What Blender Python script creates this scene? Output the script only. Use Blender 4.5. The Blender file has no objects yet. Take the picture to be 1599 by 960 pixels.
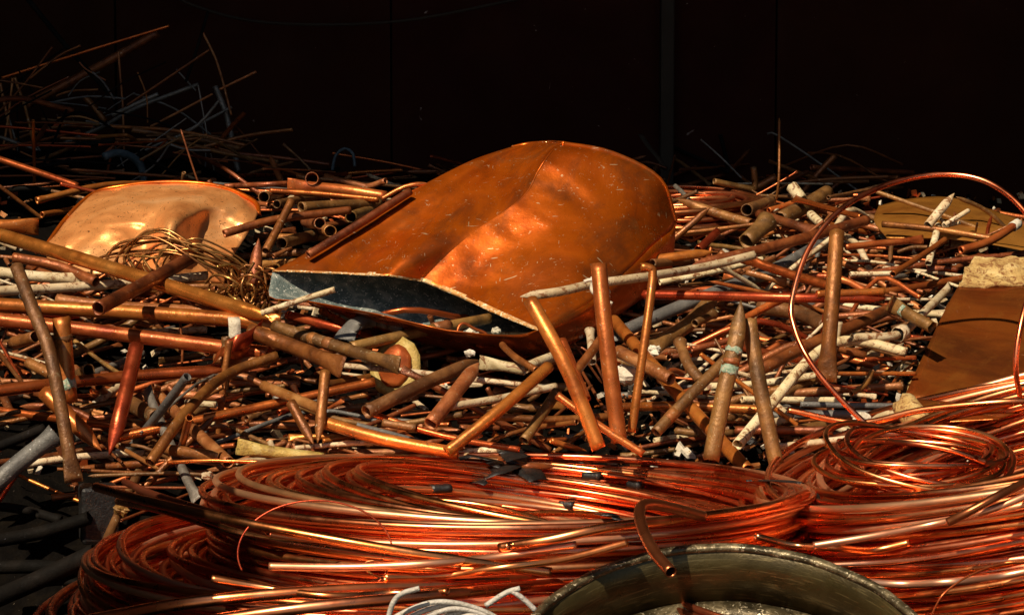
import bpy, math, random
from mathutils import Vector, Matrix
from mathutils.bvhtree import BVHTree
R = math.radians
random.seed(11)
S = bpy.context.scene
COL = S.collection

# ------------------------------------------------------------------ camera
CZ, PITCH, LENS = 1.5, R(4.0), 70.0
F = 1599 / 36.0 * LENS
cam = bpy.data.cameras.new('camera'); cam.lens = LENS; cam.sensor_width = 36; cam.clip_end = 200
co = bpy.data.objects.new('camera', cam); COL.objects.link(co)
co.location = (0, 0, CZ); co.rotation_euler = (R(90) - PITCH, 0, 0)
S.camera = co

# ------------------------------------------------------------------ light
SUN_EL, SUN_AZ = R(47), R(30)          # sun high, behind the camera's left shoulder
to_sun = Vector((-math.sin(SUN_AZ) * math.cos(SUN_EL), -math.cos(SUN_AZ) * math.cos(SUN_EL), math.sin(SUN_EL)))
w = bpy.data.worlds.new('World'); S.world = w; w.use_nodes = True
nt = w.node_tree
sky = nt.nodes.new('ShaderNodeTexSky'); sky.sky_type = 'NISHITA'; sky.sun_disc = False
sky.sun_elevation = SUN_EL; sky.sun_rotation = math.atan2(to_sun.x, to_sun.y)
nt.links.new(sky.outputs[0], nt.nodes['Background'].inputs[0])
nt.nodes['Background'].inputs[1].default_value = 0.05
sl = bpy.data.lights.new('sun', 'SUN'); sl.energy = 5.0; sl.angle = R(0.5); sl.color = (1.0, 0.83, 0.62)
so = bpy.data.objects.new('sun', sl); COL.objects.link(so)
so.rotation_euler = to_sun.to_track_quat('Z', 'Y').to_euler(); so.location = (-3, -4, 6)
S.view_settings.view_transform = 'Standard'; S.view_settings.look = 'None'
S.view_settings.exposure = 0.18; S.view_settings.gamma = 1.0

# ------------------------------------------------------------------ materials
def mat(name, cols, metallic=0.7, rough=0.4, scale=18, bump=0.25, speck=None, speck_amt=0.62, rvar=0.15, vary=0.25, dirt=None, dirt_lo=.55, fine=260, stretch=None, streak=None):
    m = bpy.data.materials.new(name); m.use_nodes = True
    n = m.node_tree.nodes; L = m.node_tree.links; b = n['Principled BSDF']
    tc = n.new('ShaderNodeTexCoord'); oi = n.new('ShaderNodeObjectInfo')
    ofs = n.new('ShaderNodeVectorMath'); ofs.operation = 'MULTIPLY_ADD'
    L.new(oi.outputs['Random'], ofs.inputs[0]); ofs.inputs[1].default_value = (37, 53, 71); L.new(tc.outputs['Object'], ofs.inputs[2])
    vec = ofs.outputs[0]
    if stretch:
        mp = n.new('ShaderNodeMapping'); mp.inputs['Scale'].default_value = stretch
        L.new(vec, mp.inputs[0]); vec = mp.outputs[0]
    def noise(sc, det=5, dist=0.0, ro=.6):
        t = n.new('ShaderNodeTexNoise'); t.inputs['Scale'].default_value = sc; t.inputs['Detail'].default_value = det
        t.inputs['Roughness'].default_value = ro; t.inputs['Distortion'].default_value = dist
        L.new(vec, t.inputs['Vector']); return t.outputs[0]
    def mix(fac, a, bb):
        x = n.new('ShaderNodeMix'); x.data_type = 'RGBA'
        if hasattr(fac, 'links'): L.new(fac, x.inputs[0])
        else: x.inputs[0].default_value = fac
        for s, v in ((6, a), (7, bb)):
            if hasattr(v, 'links'): L.new(v, x.inputs[s])
            else: x.inputs[s].default_value = (*v, 1)
        return x.outputs[2]
    def step(src, lo, hi):
        x = n.new('ShaderNodeMapRange'); x.inputs[1].default_value = lo; x.inputs[2].default_value = hi
        L.new(src, x.inputs[0]); return x.outputs[0]
    n1 = noise(scale, 6, .6)
    r = n.new('ShaderNodeValToRGB'); L.new(n1, r.inputs[0])
    els = r.color_ramp.elements
    while len(els) < len(cols): els.new(.5)
    for i, c in enumerate(cols):
        els[i].position = .3 + .4 * i / max(1, len(cols) - 1); els[i].color = (*c, 1)
    c = r.outputs[0]
    if vary:
        hs = n.new('ShaderNodeHueSaturation'); L.new(c, hs.inputs['Color'])
        v = n.new('ShaderNodeMapRange'); v.inputs[3].default_value = 1 - vary; v.inputs[4].default_value = 1 + vary
        L.new(oi.outputs['Random'], v.inputs[0]); L.new(v.outputs[0], hs.inputs['Value'])
        m2 = n.new('ShaderNodeMath'); m2.operation = 'MULTIPLY'; m2.inputs[1].default_value = 7.13
        L.new(oi.outputs['Random'], m2.inputs[0]); fr = n.new('ShaderNodeMath'); fr.operation = 'FRACT'; L.new(m2.outputs[0], fr.inputs[0])
        v2 = n.new('ShaderNodeMapRange'); v2.inputs[3].default_value = .490; v2.inputs[4].default_value = .511
        L.new(fr.outputs[0], v2.inputs[0]); L.new(v2.outputs[0], hs.inputs['Hue']); c = hs.outputs[0]
    rough_add = None; met_sub = None
    if dirt:
        d = step(noise(scale * 2.2, 8, 1.2, .7), dirt_lo, dirt_lo + .07)
        c = mix(d, c, dirt); met_sub = d
    if streak:
        wv = n.new('ShaderNodeTexNoise'); mp2 = n.new('ShaderNodeMapping'); mp2.inputs['Scale'].default_value = streak[0]
        L.new(vec, mp2.inputs[0]); L.new(mp2.outputs[0], wv.inputs['Vector']); wv.inputs['Scale'].default_value = 1; wv.inputs['Detail'].default_value = 3
        c = mix(step(wv.outputs[0], streak[2], streak[2] + .05), c, streak[1])
    if speck:
        s = step(noise(fine * .6, 4, 1.5), speck_amt, speck_amt + .05); c = mix(s, c, speck)
    L.new(c, b.inputs['Base Color'])
    mv = n.new('ShaderNodeMath'); mv.operation = 'MULTIPLY_ADD'; mv.inputs[1].default_value = -metallic * .85; mv.inputs[2].default_value = metallic
    if met_sub is not None: L.new(met_sub, mv.inputs[0])
    else: mv.inputs[0].default_value = 0
    L.new(mv.outputs[0], b.inputs['Metallic'])
    rr = n.new('ShaderNodeMapRange'); rr.inputs[1].default_value = .3; rr.inputs[2].default_value = .7
    rr.inputs[3].default_value = max(.05, rough - rvar); rr.inputs[4].default_value = rough + rvar
    n3 = noise(scale * 3.1, 5); L.new(n3, rr.inputs[0]); L.new(rr.outputs[0], b.inputs['Roughness'])
    bp = n.new('ShaderNodeBump'); bp.inputs['Strength'].default_value = bump; bp.inputs['Distance'].default_value = .002
    ad = n.new('ShaderNodeMath'); ad.operation = 'ADD'; L.new(noise(fine, 4), ad.inputs[0]); L.new(n3, ad.inputs[1])
    L.new(ad.outputs[0], bp.inputs['Height']); L.new(bp.outputs[0], b.inputs['Normal'])
    return m
M = {}
def scratches(m, col=(.8, .55, .3), n_sets=3):
    n = m.node_tree.nodes; L = m.node_tree.links; b = n['Principled BSDF']; tc = n.new('ShaderNodeTexCoord')
    for k in range(n_sets):
        mp = n.new('ShaderNodeMapping'); mp.inputs['Rotation'].default_value = (.5 * k, 1.1 * k + .3, 2.1 * k); sc = [(260, 9, 60), (14, 220, 40), (30, 12, 300)][k % 3]; mp.inputs['Scale'].default_value = sc
        L.new(tc.outputs['Object'], mp.inputs[0]); t = n.new('ShaderNodeTexNoise'); t.inputs['Scale'].default_value = 1; t.inputs['Detail'].default_value = 2; L.new(mp.outputs[0], t.inputs['Vector'])
        r_ = n.new('ShaderNodeMapRange'); r_.inputs[1].default_value = .735; r_.inputs[2].default_value = .76; L.new(t.outputs[0], r_.inputs[0])
        x = n.new('ShaderNodeMix'); x.data_type = 'RGBA'; L.new(r_.outputs[0], x.inputs[0]); L.new(b.inputs['Base Color'].links[0].from_socket, x.inputs[6]); x.inputs[7].default_value = (*col, 1)
        L.new(x.outputs[2], b.inputs['Base Color'])
def film(m, rot, scale, col, lo, hi):
    n = m.node_tree.nodes; L = m.node_tree.links; b = n['Principled BSDF']; tc = n.new('ShaderNodeTexCoord')
    a_ = n.new('ShaderNodeVectorRotate'); a_.rotation_type = 'Z_AXIS'; a_.inputs['Angle'].default_value = rot; L.new(tc.outputs['Object'], a_.inputs['Vector'])
    mp = n.new('ShaderNodeMapping'); mp.inputs['Scale'].default_value = scale; L.new(a_.outputs[0], mp.inputs[0])
    t = n.new('ShaderNodeTexNoise'); t.inputs['Scale'].default_value = 1; t.inputs['Detail'].default_value = 7; t.inputs['Roughness'].default_value = .68; t.inputs['Distortion'].default_value = .5; L.new(mp.outputs[0], t.inputs['Vector'])
    r_ = n.new('ShaderNodeMapRange'); r_.inputs[1].default_value = lo; r_.inputs[2].default_value = hi; r_.inputs[4].default_value = .65; L.new(t.outputs[0], r_.inputs[0])
    x = n.new('ShaderNodeMix'); x.data_type = 'RGBA'; L.new(r_.outputs[0], x.inputs[0]); L.new(b.inputs['Base Color'].links[0].from_socket, x.inputs[6]); x.inputs[7].default_value = (*col, 1)
    L.new(x.outputs[2], b.inputs['Base Color'])
def dull(k): M[k].node_tree.nodes['Principled BSDF'].inputs['Specular IOR Level'].default_value = 0.05
M['copper'] = mat('pipe_copper', [(.28, .062, .014), (.52, .14, .028), (.64, .21, .045)], .6, .36, 16, .2, (.75, .5, .3), .67, dirt=(.20, .06, .015), dirt_lo=.6)
M['gold'] = mat('polished_gold_copper', [(.50, .13, .022), (.70, .23, .045), (.78, .32, .08)], .75, .27, 12, .1, (.8, .65, .45), .72, vary=.1)
M['red'] = mat('pipe_red_copper', [(.30, .05, .014), (.46, .09, .022), (.56, .14, .035)], .75, .33, 14, .15, vary=.2)
M['brown'] = mat('pipe_brown', [(.08, .024, .007), (.22, .065, .015), (.36, .125, .032)], .45, .45, 22, .4, (.5, .38, .25), .66)
M['olive'] = mat('pipe_olive', [(.07, .032, .010), (.18, .08, .022), (.31, .15, .043)], .3, .5, 22, .5, (.5, .4, .26), .65, dirt=(.20, .155, .08), dirt_lo=.61)
M['dusty'] = mat('pipe_dusty', [(.17, .055, .014), (.31, .11, .028), (.46, .21, .07)], .35, .48, 26, .5, (.6, .48, .32), .64)
M['cream'] = mat('pipe_flaking_cream_paint', [(.36, .26, .13), (.58, .46, .27), (.70, .60, .41)], .0, .6, 20, .5, (.2, .09, .04), .62, dirt=(.20, .085, .03), dirt_lo=.53)
M['grey'] = mat('pipe_grey', [(.05, .048, .045), (.10, .096, .088), (.17, .16, .14)], .1, .55, 20, .5, (.6, .6, .6), .66)
M['black'] = mat('pipe_shade_black', [(.003, .003, .003), (.007, .006, .005), (.013, .010, .008)], .0, .7, 20, .4, (.1, .1, .12), .7)  # near-black pipe tone, shade painted into the colour
M['steel'] = mat('pipe_pale_steel', [(.10, .09, .075), (.19, .17, .14), (.28, .26, .22)], .4, .5, 30, .4, (.05, .04, .03), .6)
M['coil'] = mat('bright_coil_copper', [(.72, .17, .05), (.88, .28, .10), (.96, .44, .22)], 1.0, .29, 7, .04, vary=.2, rvar=.10, fine=120)
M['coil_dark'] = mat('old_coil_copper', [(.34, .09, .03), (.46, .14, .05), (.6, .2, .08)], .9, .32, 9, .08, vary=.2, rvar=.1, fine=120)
M['tank'] = mat('weathered_tank_copper', [(.20, .045, .008), (.52, .09, .004), (.66, .13, .006), (.46, .09, .008), (.24, .065, .015)], .70, .30, 4.5, .10, (.85, .5, .25), .645, vary=0, rvar=.09, fine=170)
M['tank_inside'] = mat('tank_inside_scale', [(.05, .075, .072), (.11, .145, .135), (.32, .33, .28)], .0, .8, 40, .8, (.7, .7, .62), .6, vary=0)
M['tank_edge'] = mat('torn_tank_edge', [(.42, .14, .03), (.56, .28, .08), (.62, .45, .24)], .3, .6, 40, .8, (.8, .72, .5), .55, vary=0)
M['dome'] = mat('golden_crumpled_copper', [(.56, .17, .04), (.86, .37, .12), (.94, .52, .23)], .55, .40, 6, .25, (.16, .06, .02), .61, vary=0, rvar=.08, dirt=(.26, .08, .02), dirt_lo=.66)
M['sheet'] = mat('brown_copper_sheet', [(.20, .04, .008), (.34, .07, .012), (.42, .11, .018), (.30, .075, .016), (.38, .13, .02)], .7, .22, 4, .2, (.5, .25, .12), .73, vary=0, rvar=.08)
M['backsheet'] = mat('ochre_copper_sheet', [(.36, .13, .02), (.50, .21, .035), (.56, .25, .05)], .6, .34, 6, .15, (.3, .1, .03), .7, vary=0)
M['foam'] = mat('yellow_foam', [(.24, .12, .03), (.48, .32, .11), (.64, .50, .23)], .0, .85, 30, 1.0, (.22, .12, .05), .60, vary=0, dirt=(.20, .08, .02), dirt_lo=.51)
M['ring'] = mat('olive_drum_metal', [(.03, .022, .007), (.07, .052, .018), (.11, .085, .03)], .55, .36, 9, .25, (.6, .5, .3), .72, vary=0, streak=((30, 30, 420), (.13, .10, .04), .57))
M['rim'] = mat('worn_rim_metal', [(.03, .024, .012), (.09, .07, .035), (.4, .32, .18)], .5, .4, 40, .5, (.7, .6, .4), .6, vary=0)
M['lead'] = mat('pale_grey_sheathed_cable', [(.35, .32, .27), (.5, .46, .4), (.58, .54, .47)], .1, .55, 40, .8, (.2, .15, .1), .62, vary=.1)
M['tape'] = mat('black_tape', [(.006, .006, .006), (.012, .011, .011), (.02, .018, .016)], 0, .42, 30, .6, vary=0)
M['white'] = mat('white_plaster', [(.4, .34, .25), (.6, .54, .42), (.72, .67, .55)], 0, .7, 40, .6, (.35, .25, .15), .62, vary=.05)
M['patina'] = mat('green_patina', [(.12, .20, .13), (.26, .36, .26), (.4, .42, .3)], 0, .8, 90, .9, (.5, .42, .3), .55, vary=0)
M['blue'] = mat('faded_blue_plastic', [(.03, .05, .06), (.05, .08, .095), (.10, .13, .14)], 0, .6, 40, .4, vary=0)
M['yellow'] = mat('yellowed_brass_scale', [(.22, .13, .03), (.42, .29, .07), (.5, .4, .15)], .2, .6, 40, .8, (.2, .13, .04), .6, vary=0)
M['wire'] = mat('brown_enamelled_wire', [(.20, .08, .03), (.38, .17, .05), (.5, .26, .08)], .75, .3, 14, .1, vary=.2)
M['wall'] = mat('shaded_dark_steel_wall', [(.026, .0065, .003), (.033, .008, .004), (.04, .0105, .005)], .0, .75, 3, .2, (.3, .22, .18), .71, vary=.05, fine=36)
M['post'] = mat('wall_post_paint', [(.035, .027, .02), (.045, .035, .025)], .1, .6, 4, .2, vary=0)
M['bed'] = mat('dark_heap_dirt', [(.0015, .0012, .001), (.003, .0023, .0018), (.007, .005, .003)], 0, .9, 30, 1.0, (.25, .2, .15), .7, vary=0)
M['ground'] = mat('stained_concrete', [(.16, .14, .12), (.24, .22, .19), (.30, .28, .25)], 0, .85, 2, .5, vary=0)
M['roof'] = mat('roof_sheet', [(.02, .018, .016), (.03, .026, .024)], .1, .7, 3, .2, vary=0)

for k_ in ('wall', 'bed', 'roof', 'post', 'black'): dull(k_)
film(M['tank'], .42, (16, 2.6, 10), (.20, .06, .018), .50, .66); film(M['sheet'], .3, (3, 9, 9), (.10, .03, .012), .48, .66); film(M['sheet'], .8, (14, 4, 9), (.50, .18, .03), .54, .72); film(M['backsheet'], 0, (5, 9, 9), (.20, .06, .015), .5, .66); film(M['tank'], .42, (5, 9, 9), (.42, .16, .04), .56, .72); scratches(M['tank']); scratches(M['sheet'], (.5, .22, .1)); scratches(M['dome'], (.2, .07, .02), 2)
M['coil_sheen'] = mat('sheen_pink_coil_copper', [(.86, .36, .16), (.92, .44, .22), (.95, .54, .32)], .9, .38, 7, .04, vary=.08, rvar=.07, fine=120)  # paler copy of the coil copper, sun sheen put into its colour
# ------------------------------------------------------------------ helpers
def tag(o, label=None, cat=None, group=None, kind=None):
    if label: o['label'] = label
    if cat: o['category'] = cat
    if group: o['group'] = group
    if kind: o['kind'] = kind
    return o
def mesh_obj(name, verts, faces, material, parent=None, loc=None, smooth=True, mats=None, fmat=None):
    me = bpy.data.meshes.new(name)
    loc = Vector(loc) if loc is not None else Vector((0, 0, 0))
    me.from_pydata([tuple(Vector(v) - loc) for v in verts], [], faces)
    for m_ in (mats or [material]): me.materials.append(m_)
    if fmat:
        me.polygons.foreach_set('material_index', fmat)
    if smooth: me.polygons.foreach_set('use_smooth', [True] * len(me.polygons))
    me.update()
    o = bpy.data.objects.new(name, me); o.location = loc
    COL.objects.link(o)
    if parent: o.parent = parent
    return o
def empty(name, loc, rot=(0, 0, 0)):
    o = bpy.data.objects.new(name, None); COL.objects.link(o); o.location = loc; o.rotation_euler = rot; o.empty_display_size = .05
    return o
FW = Vector((0, math.cos(PITCH), -math.sin(PITCH))); UP = Vector((0, math.sin(PITCH), math.cos(PITCH)))
def ray(x, y):
    return FW + Vector((1, 0, 0)) * ((x - 799.5) / F) + UP * ((480 - y) / F)
def U(x, y, Y):
    d = ray(x, y); return Vector((0, 0, CZ)) + d * (Y / d.y)
def proj(p):
    q = Vector(p) - Vector((0, 0, CZ)); dpt = q.dot(FW)
    return 799.5 + F * q.x / dpt, 480 - F * q.dot(UP) / dpt, dpt
KN = [(-3, .0), (1.2, .55), (2.0, .79), (2.7, .93), (2.88, 1.06), (4.25, 1.455), (4.6, 1.47), (5.3, 1.36), (9, 1.3)]
def H(x, Y):
    for (a, za), (b, zb) in zip(KN, KN[1:]):
        if Y <= b: z = za + (zb - za) * (Y - a) / (b - a); break
    if Y > 4.2 and x < -.35: z += min(.16, (Y - 4.2) * .5) * min(1, (-.35 - x) / .5)
    if Y < 3.0 and x < -.45: z -= min(.12, (-.45 - x) * .6) * min(1, (3.0 - Y) / .15)
    z += .012 * math.sin(x * 9 + Y * 3) + .010 * math.sin(Y * 13 - x * 5)
    return z
def P(x, y, lift=0.0):
    Y = 1.6
    while Y < 5.25:
        p = U(x, y, Y)
        if p.z <= H(p.x, Y) + lift: return p
        Y += .01
    return U(x, y, 5.25)

def catmull(pts, n):
    if len(pts) == 2: return [pts[0].lerp(pts[1], i / n) for i in range(n + 1)]
    out = []; q = [pts[0] * 2 - pts[1]] + list(pts) + [pts[-1] * 2 - pts[-2]]
    segs = len(pts) - 1; per = max(2, round(n / segs))
    for s in range(segs):
        a, b, c, d = q[s:s + 4]
        for i in range(per):
            t = i / per
            out.append(.5 * ((2 * b) + (c - a) * t + (2 * a - 5 * b + 4 * c - d) * t * t + (3 * b - a - 3 * c + d) * t ** 3))
    out.append(pts[-1].copy()); return out
def tube_data(path, r, ends=('open', 'open'), seg=12, wall=.14, twist=None, jag=0.0, rng=random, hollow=True, dent=0.0):
    """hollow tube swept along path; every end can be open, pinched, spear, flare or round"""
    n = len(path)
    cum = [0.0]
    for a, b in zip(path, path[1:]): cum.append(cum[-1] + (b - a).length)
    Ltot = cum[-1]
    # extra rings near the ends
    ts = set(cum)
    for k in range(1, 7):
        d = r * .9 * k
        if d < Ltot * .45: ts.add(d); ts.add(Ltot - d)
    ts = sorted(ts)
    def at(s):
        for i in range(n - 1):
            if s <= cum[i + 1] + 1e-9:
                return path[i].lerp(path[i + 1], (s - cum[i]) / max(1e-9, cum[i + 1] - cum[i]))
        return path[-1]
    C = [at(s) for s in ts]
    view = (C[len(C) // 2] - Vector((0, 0, CZ))).normalized()
    T = [(C[min(i + 1, len(C) - 1)] - C[max(i - 1, 0)]).normalized() for i in range(len(C))]
    a = T[0].cross(view)
    if a.length < .2: a = T[0].cross(Vector((0, 0, 1)))
    if a.length < .05: a = T[0].cross(Vector((1, 0, 0)))
    a.normalize()
    tw = twist if twist is not None else rng.uniform(-.5, .5)
    verts = []; faces = []; nr = len(C)
    def shape(s, end):
        x = s / (2 * r)             # distance from that end in diameters
        k = ends[end]
        if k == 'pinch' and x < 2.6:
            e = (1 - x / 2.6); e = e * e * (3 - 2 * e); return 1 + .42 * e, 1 - .9 * e
        if k == 'spear' and x < 2.4:
            e = 1 - x / 2.4; return (1 + .15 * math.sin(e * 2.6)) * (1 - e ** 1.7 * .97), 1 - .9 * e ** .8
        if k == 'flare' and x < 1.2:
            e = (1 - x / 1.2) ** 2; return 1 + .35 * e, 1 + .35 * e
        if k == 'swage' and x < 1.1: return 1.16, 1.16
        return 1, 1
    dph = rng.uniform(0, 6)
    rings_o = []; rings_i = []
    for i, c in enumerate(C):
        t = T[i]; a = (a - t * a.dot(t)).normalized(); b = t.cross(a)
        w0, h0 = shape(ts[i], 0); w1, h1 = shape(Ltot - ts[i], 1)
        wx, hx = w0 * w1, h0 * h1
        dn = 1 - dent * max(0, math.sin(ts[i] * 23 + dph)) ** 4
        ro = []; ri = []
        for j in range(seg):
            ph = 2 * math.pi * j / seg + tw
            cs, sn = math.cos(2 * math.pi * j / seg) * wx, math.sin(2 * math.pi * j / seg) * hx * dn
            ca, sa = math.cos(tw), math.sin(tw)
            u, v = cs * ca - sn * sa, cs * sa + sn * ca
            js = 0
            if jag and i in (0, nr - 1): js = rng.uniform(-jag, jag) * r
            ro.append(c + (a * u + b * v) * r + t * js)
            ri.append(c + (a * u + b * v) * r * (1 - wall) + t * js * .9)
        rings_o.append(ro); rings_i.append(ri)
    for ro in rings_o: verts += ro
    base = len(verts)
    for i in range(nr - 1):
        for j in range(seg):
            k = (j + 1) % seg
            faces.append((i * seg + j, i * seg + k, (i + 1) * seg + k, (i + 1) * seg + j))
    if hollow:
        for ri in rings_i: verts += ri
        for i in range(nr - 1):
            for j in range(seg):
                k = (j + 1) % seg
                faces.append((base + i * seg + k, base + i * seg + j, base + (i + 1) * seg + j, base + (i + 1) * seg + k))
        for i in (0, nr - 1):
            for j in range(seg):
                k = (j + 1) % seg
                f = (i * seg + k, i * seg + j, base + i * seg + j, base + i * seg + k)
                faces.append(f if i == 0 else f[::-1])
    else:
        faces.append(tuple(range(seg))[::-1]); faces.append(tuple((nr - 1) * seg + j for j in range(seg)))
    return verts, faces
def loop_data(fn, n, r, seg=8, upv=Vector((0, 0, 1))):
    """closed round tube through fn(t), t in 0..1"""
    C = [fn(i / n) for i in range(n)]; verts = []; faces = []
    for i in range(n):
        t = (C[(i + 1) % n] - C[i - 1]).normalized(); a = t.cross(upv).normalized(); b = t.cross(a)
        for j in range(seg):
            ph = 2 * math.pi * j / seg
            verts.append(C[i] + (a * math.cos(ph) + b * math.sin(ph)) * r)
    for i in range(n):
        for j in range(seg):
            k = (j + 1) % seg; m_ = (i + 1) % n
            faces.append((i * seg + j, m_ * seg + j, m_ * seg + k, i * seg + k))
    return verts, faces
def mesh_center(verts):
    c = Vector((0, 0, 0))
    for v in verts: c += Vector(v)
    c /= len(verts); c.z = min(v[2] for v in verts); return c
ANCH = []   # phrases that later labels may point to
def tube_obj(name, verts, faces, m, label=None, cat=None, group=None, parent=None):
    o = mesh_obj(name, verts, faces, m, parent, mesh_center(verts) if parent is None else None)
    if parent is None: tag(o, label, cat, group)
    return o

# ------------------------------------------------------------------ setting
def sheet_obj(name, x0, x1, y0, y1, nx, ny, fz, m):
    v = []; f = []
    for j in range(ny + 1):
        for i in range(nx + 1):
            X = x0 + (x1 - x0) * i / nx; Y = y0 + (y1 - y0) * j / ny; v.append(Vector((X, Y, fz(X, Y))))
    for j in range(ny):
        for i in range(nx):
            a = j * (nx + 1) + i; f.append((a, a + 1, a + nx + 2, a + nx + 1))
    return mesh_obj(name, v, f, m)
tag(sheet_obj('ground', -40, 40, -40, 40, 4, 4, lambda x, y: 0, M['ground']), kind='structure')
rb = random.Random(5)
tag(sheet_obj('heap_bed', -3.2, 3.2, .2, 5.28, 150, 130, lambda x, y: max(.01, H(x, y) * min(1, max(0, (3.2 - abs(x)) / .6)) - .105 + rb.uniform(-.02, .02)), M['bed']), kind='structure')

WY = 5.3
wall = empty('container_wall', (0, WY, 0)); tag(wall, 'dark shaded steel wall rising behind the whole scrap heap', 'wall')
def box(name, c, s, m, parent=None, bev=0.0, rot=0):
    v = []
    for dz in (-1, 1):
        for dy in (-1, 1):
            for dx in (-1, 1): v.append(Vector((dx * s[0] / 2, dy * s[1] / 2, dz * s[2] / 2)))
    f = [(0, 2, 3, 1), (4, 5, 7, 6), (0, 1, 5, 4), (2, 6, 7, 3), (0, 4, 6, 2), (1, 3, 7, 5)]
    o = mesh_obj(name, v, f, m, None, None, smooth=False); o.location = c; o.rotation_euler.z = rot
    if parent:
        o.parent = parent; o.matrix_parent_inverse = Matrix.Translation(parent.location).inverted()
    if bev:
        b = o.modifiers.new('bevel', 'BEVEL'); b.width = bev; b.segments = 2
    return o
xs = [-6, -4.3, -2.6, -1.05, -.32, .70, 2.0, 3.6, 6]
for a, b in zip(xs, xs[1:]):
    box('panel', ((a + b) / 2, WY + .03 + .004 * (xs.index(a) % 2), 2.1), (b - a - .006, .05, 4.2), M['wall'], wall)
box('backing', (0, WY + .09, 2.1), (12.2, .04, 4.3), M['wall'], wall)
px_ = U(1040, 100, WY).x
box('post', (px_, WY - .03, 2.1), (.036, .05, 4.2), M['post'], wall, .004)
# roof that keeps the wall and the back of the heap in the shade
box('shed_roof', (0, 5.1, 4.35), (16, 6.3, .1), M['roof'])['kind'] = 'structure'
box('light_blocker', (-2.2, 3.0, 1.5), (.1, 4.6, 3.0), M['roof'])['kind'] = 'structure'  # added out of view to cut sky light from the left
box('light_blocker', (-.945, 1.70, .83), (.70, .64, 1.66), M['ground'])['kind'] = 'structure'  # unseen block added to throw shade on the lower left corner
box('light_blocker', (2.2, 3.0, 1.5), (.1, 4.6, 3.0), M['roof'])['kind'] = 'structure'  # added out of view to cut sky light from the right
v, f = tube_data(catmull([U(240, -30, 5.22), U(300, 8, 5.22), U(420, 36, 5.22), U(620, 34, 5.22), U(830, -5, 5.22)], 24), .004, hollow=False, seg=8)
tube_obj('hanging_cable', v, f, M['post'], 'faint slack cable hanging across the dark wall at the top', 'cable')

# ------------------------------------------------------------------ hand placed pipes
FIN = {'blue': 'blue', 'copper': 'orange copper', 'gold': 'golden bright copper', 'red': 'reddish copper', 'brown': 'brown stained', 'olive': 'dull olive brown',
       'dusty': 'dusty tan', 'cream': 'cream painted', 'grey': 'grey', 'black': 'near-black', 'steel': 'pale grey metal'}
def pipe(pts, wpx, fin, label, ends=('open', 'open'), lift=.02, t=0.0, Y=None, name='copper_pipe', cat='pipe', bow=.006, twist=None, group=None, anchor=None, dY=None, parts=(), jag=.12, solid=False):
    """pts are photo points; each is dropped onto the heap (lift above it) or onto depth Y; t blends towards standing upright"""
    if Y is not None:
        Ys = [Y] * len(pts)
    else:
        Ys = [P(q[0], q[1], lift if not isinstance(lift, (tuple, list)) else lift[i if i < len(lift) else -1]).y for i, q in enumerate(pts)]
        y0 = min(Ys); Ys = [yy + (y0 - yy) * t for yy in Ys]
    if dY: Ys = [yy + dY[i] for i, yy in enumerate(Ys)]
    W = [U(q[0], q[1], yy) for q, yy in zip(pts, Ys)]
    L = sum((b - a).length for a, b in zip(W, W[1:]))
    if len(W) == 2 and bow:
        m_ = (W[0] + W[1]) / 2 + Vector((random.uniform(-1, 1), random.uniform(-1, 1), random.uniform(-1, 1))) * bow * L
        W = [W[0], m_, W[1]]
    path = catmull(W, max(6, min(26, int(L / .03))))
    r = wpx / 2 * (sum(Ys) / len(Ys)) / F
    v, f = tube_data(path, r, ends, seg=14 if wpx > 11 else 8, jag=jag, twist=twist, hollow=wpx > 5 and not solid, dent=.10)
    if not parts:
        o = tube_obj(name, v, f, M[fin], label, cat, group)
    else:
        c = mesh_center(v); root = empty(name, c); tag(root, label, cat, group); o = root
        b = mesh_obj('pipe_body', v, f, M[fin], root, c); b.location = (0, 0, 0)
        for (pn, pos, ln, rs, pm) in parts:      # collars, patches, fittings around the pipe at a fraction of its length
            k = int(pos * (len(path) - 1)); k = min(max(k, 0), len(path) - 2)
            fr = pos * (len(path) - 1) - k
            c0 = path[k].lerp(path[k + 1], fr); tt = (path[k + 1] - path[k]).normalized()
            v2, f2 = tube_data([c0 - tt * ln / 2, c0 - tt * ln * .17, c0 + tt * ln * .17, c0 + tt * ln / 2], r * rs, seg=14, wall=.1, jag=.25)
            q = mesh_obj(pn, v2, f2, M[pm], root, c); q.location = (0, 0, 0)
    mid = pts[len(pts) // 2] if len(pts) > 2 else ((pts[0][0] + pts[1][0]) / 2, (pts[0][1] + pts[1][1]) / 2)
    if anchor: ANCH.append((mid[0], mid[1], anchor))
    return o
pp = pipe
# --- left side
pp([(-30, 358), (424, 497)], 23, 'gold', 'long golden copper pipe slanting down right across the left heap, its right end pinched', ('open', 'spear'), .085, anchor='the long golden pipe')
pp([(-30, 475), (120, 483), (300, 494), (436, 506)], 24, 'copper', 'long level orange pipe lying just under the long golden one at left', ('open', 'pinch'), .065, anchor='the long level orange pipe')
pp([(153, 482), (309, 396)], 22, 'brown', 'brown pipe laid up right across the long golden pipe', ('open', 'open'), .12, anchor='the brown pipe across the golden one')
pp([(88, 468), (180, 479), (330, 487), (410, 494)], 19, 'dusty', 'dusty tan pipe between the golden pipe and the level orange one', ('open', 'open'), .06)
pp([(26, 417), (52, 485), (80, 560), (116, 752)], 21, 'olive', 'long dull pipe standing nearly upright at far left, tapering to its foot', ('open', 'pinch'), .10, .75, anchor='the long dull upright pipe')
pp([(96, 496), (107, 628)], 29, 'copper', 'thick short orange pipe hanging with open lower end and a green patina ring', ('open', 'open'), .09, .9, name='copper_pipe', anchor='the thick short hanging pipe',
   parts=(('patina_ring', .80, .014, 1.02, 'patina'), ('patina_ring', .25, .008, 1.015, 'olive')))
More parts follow.
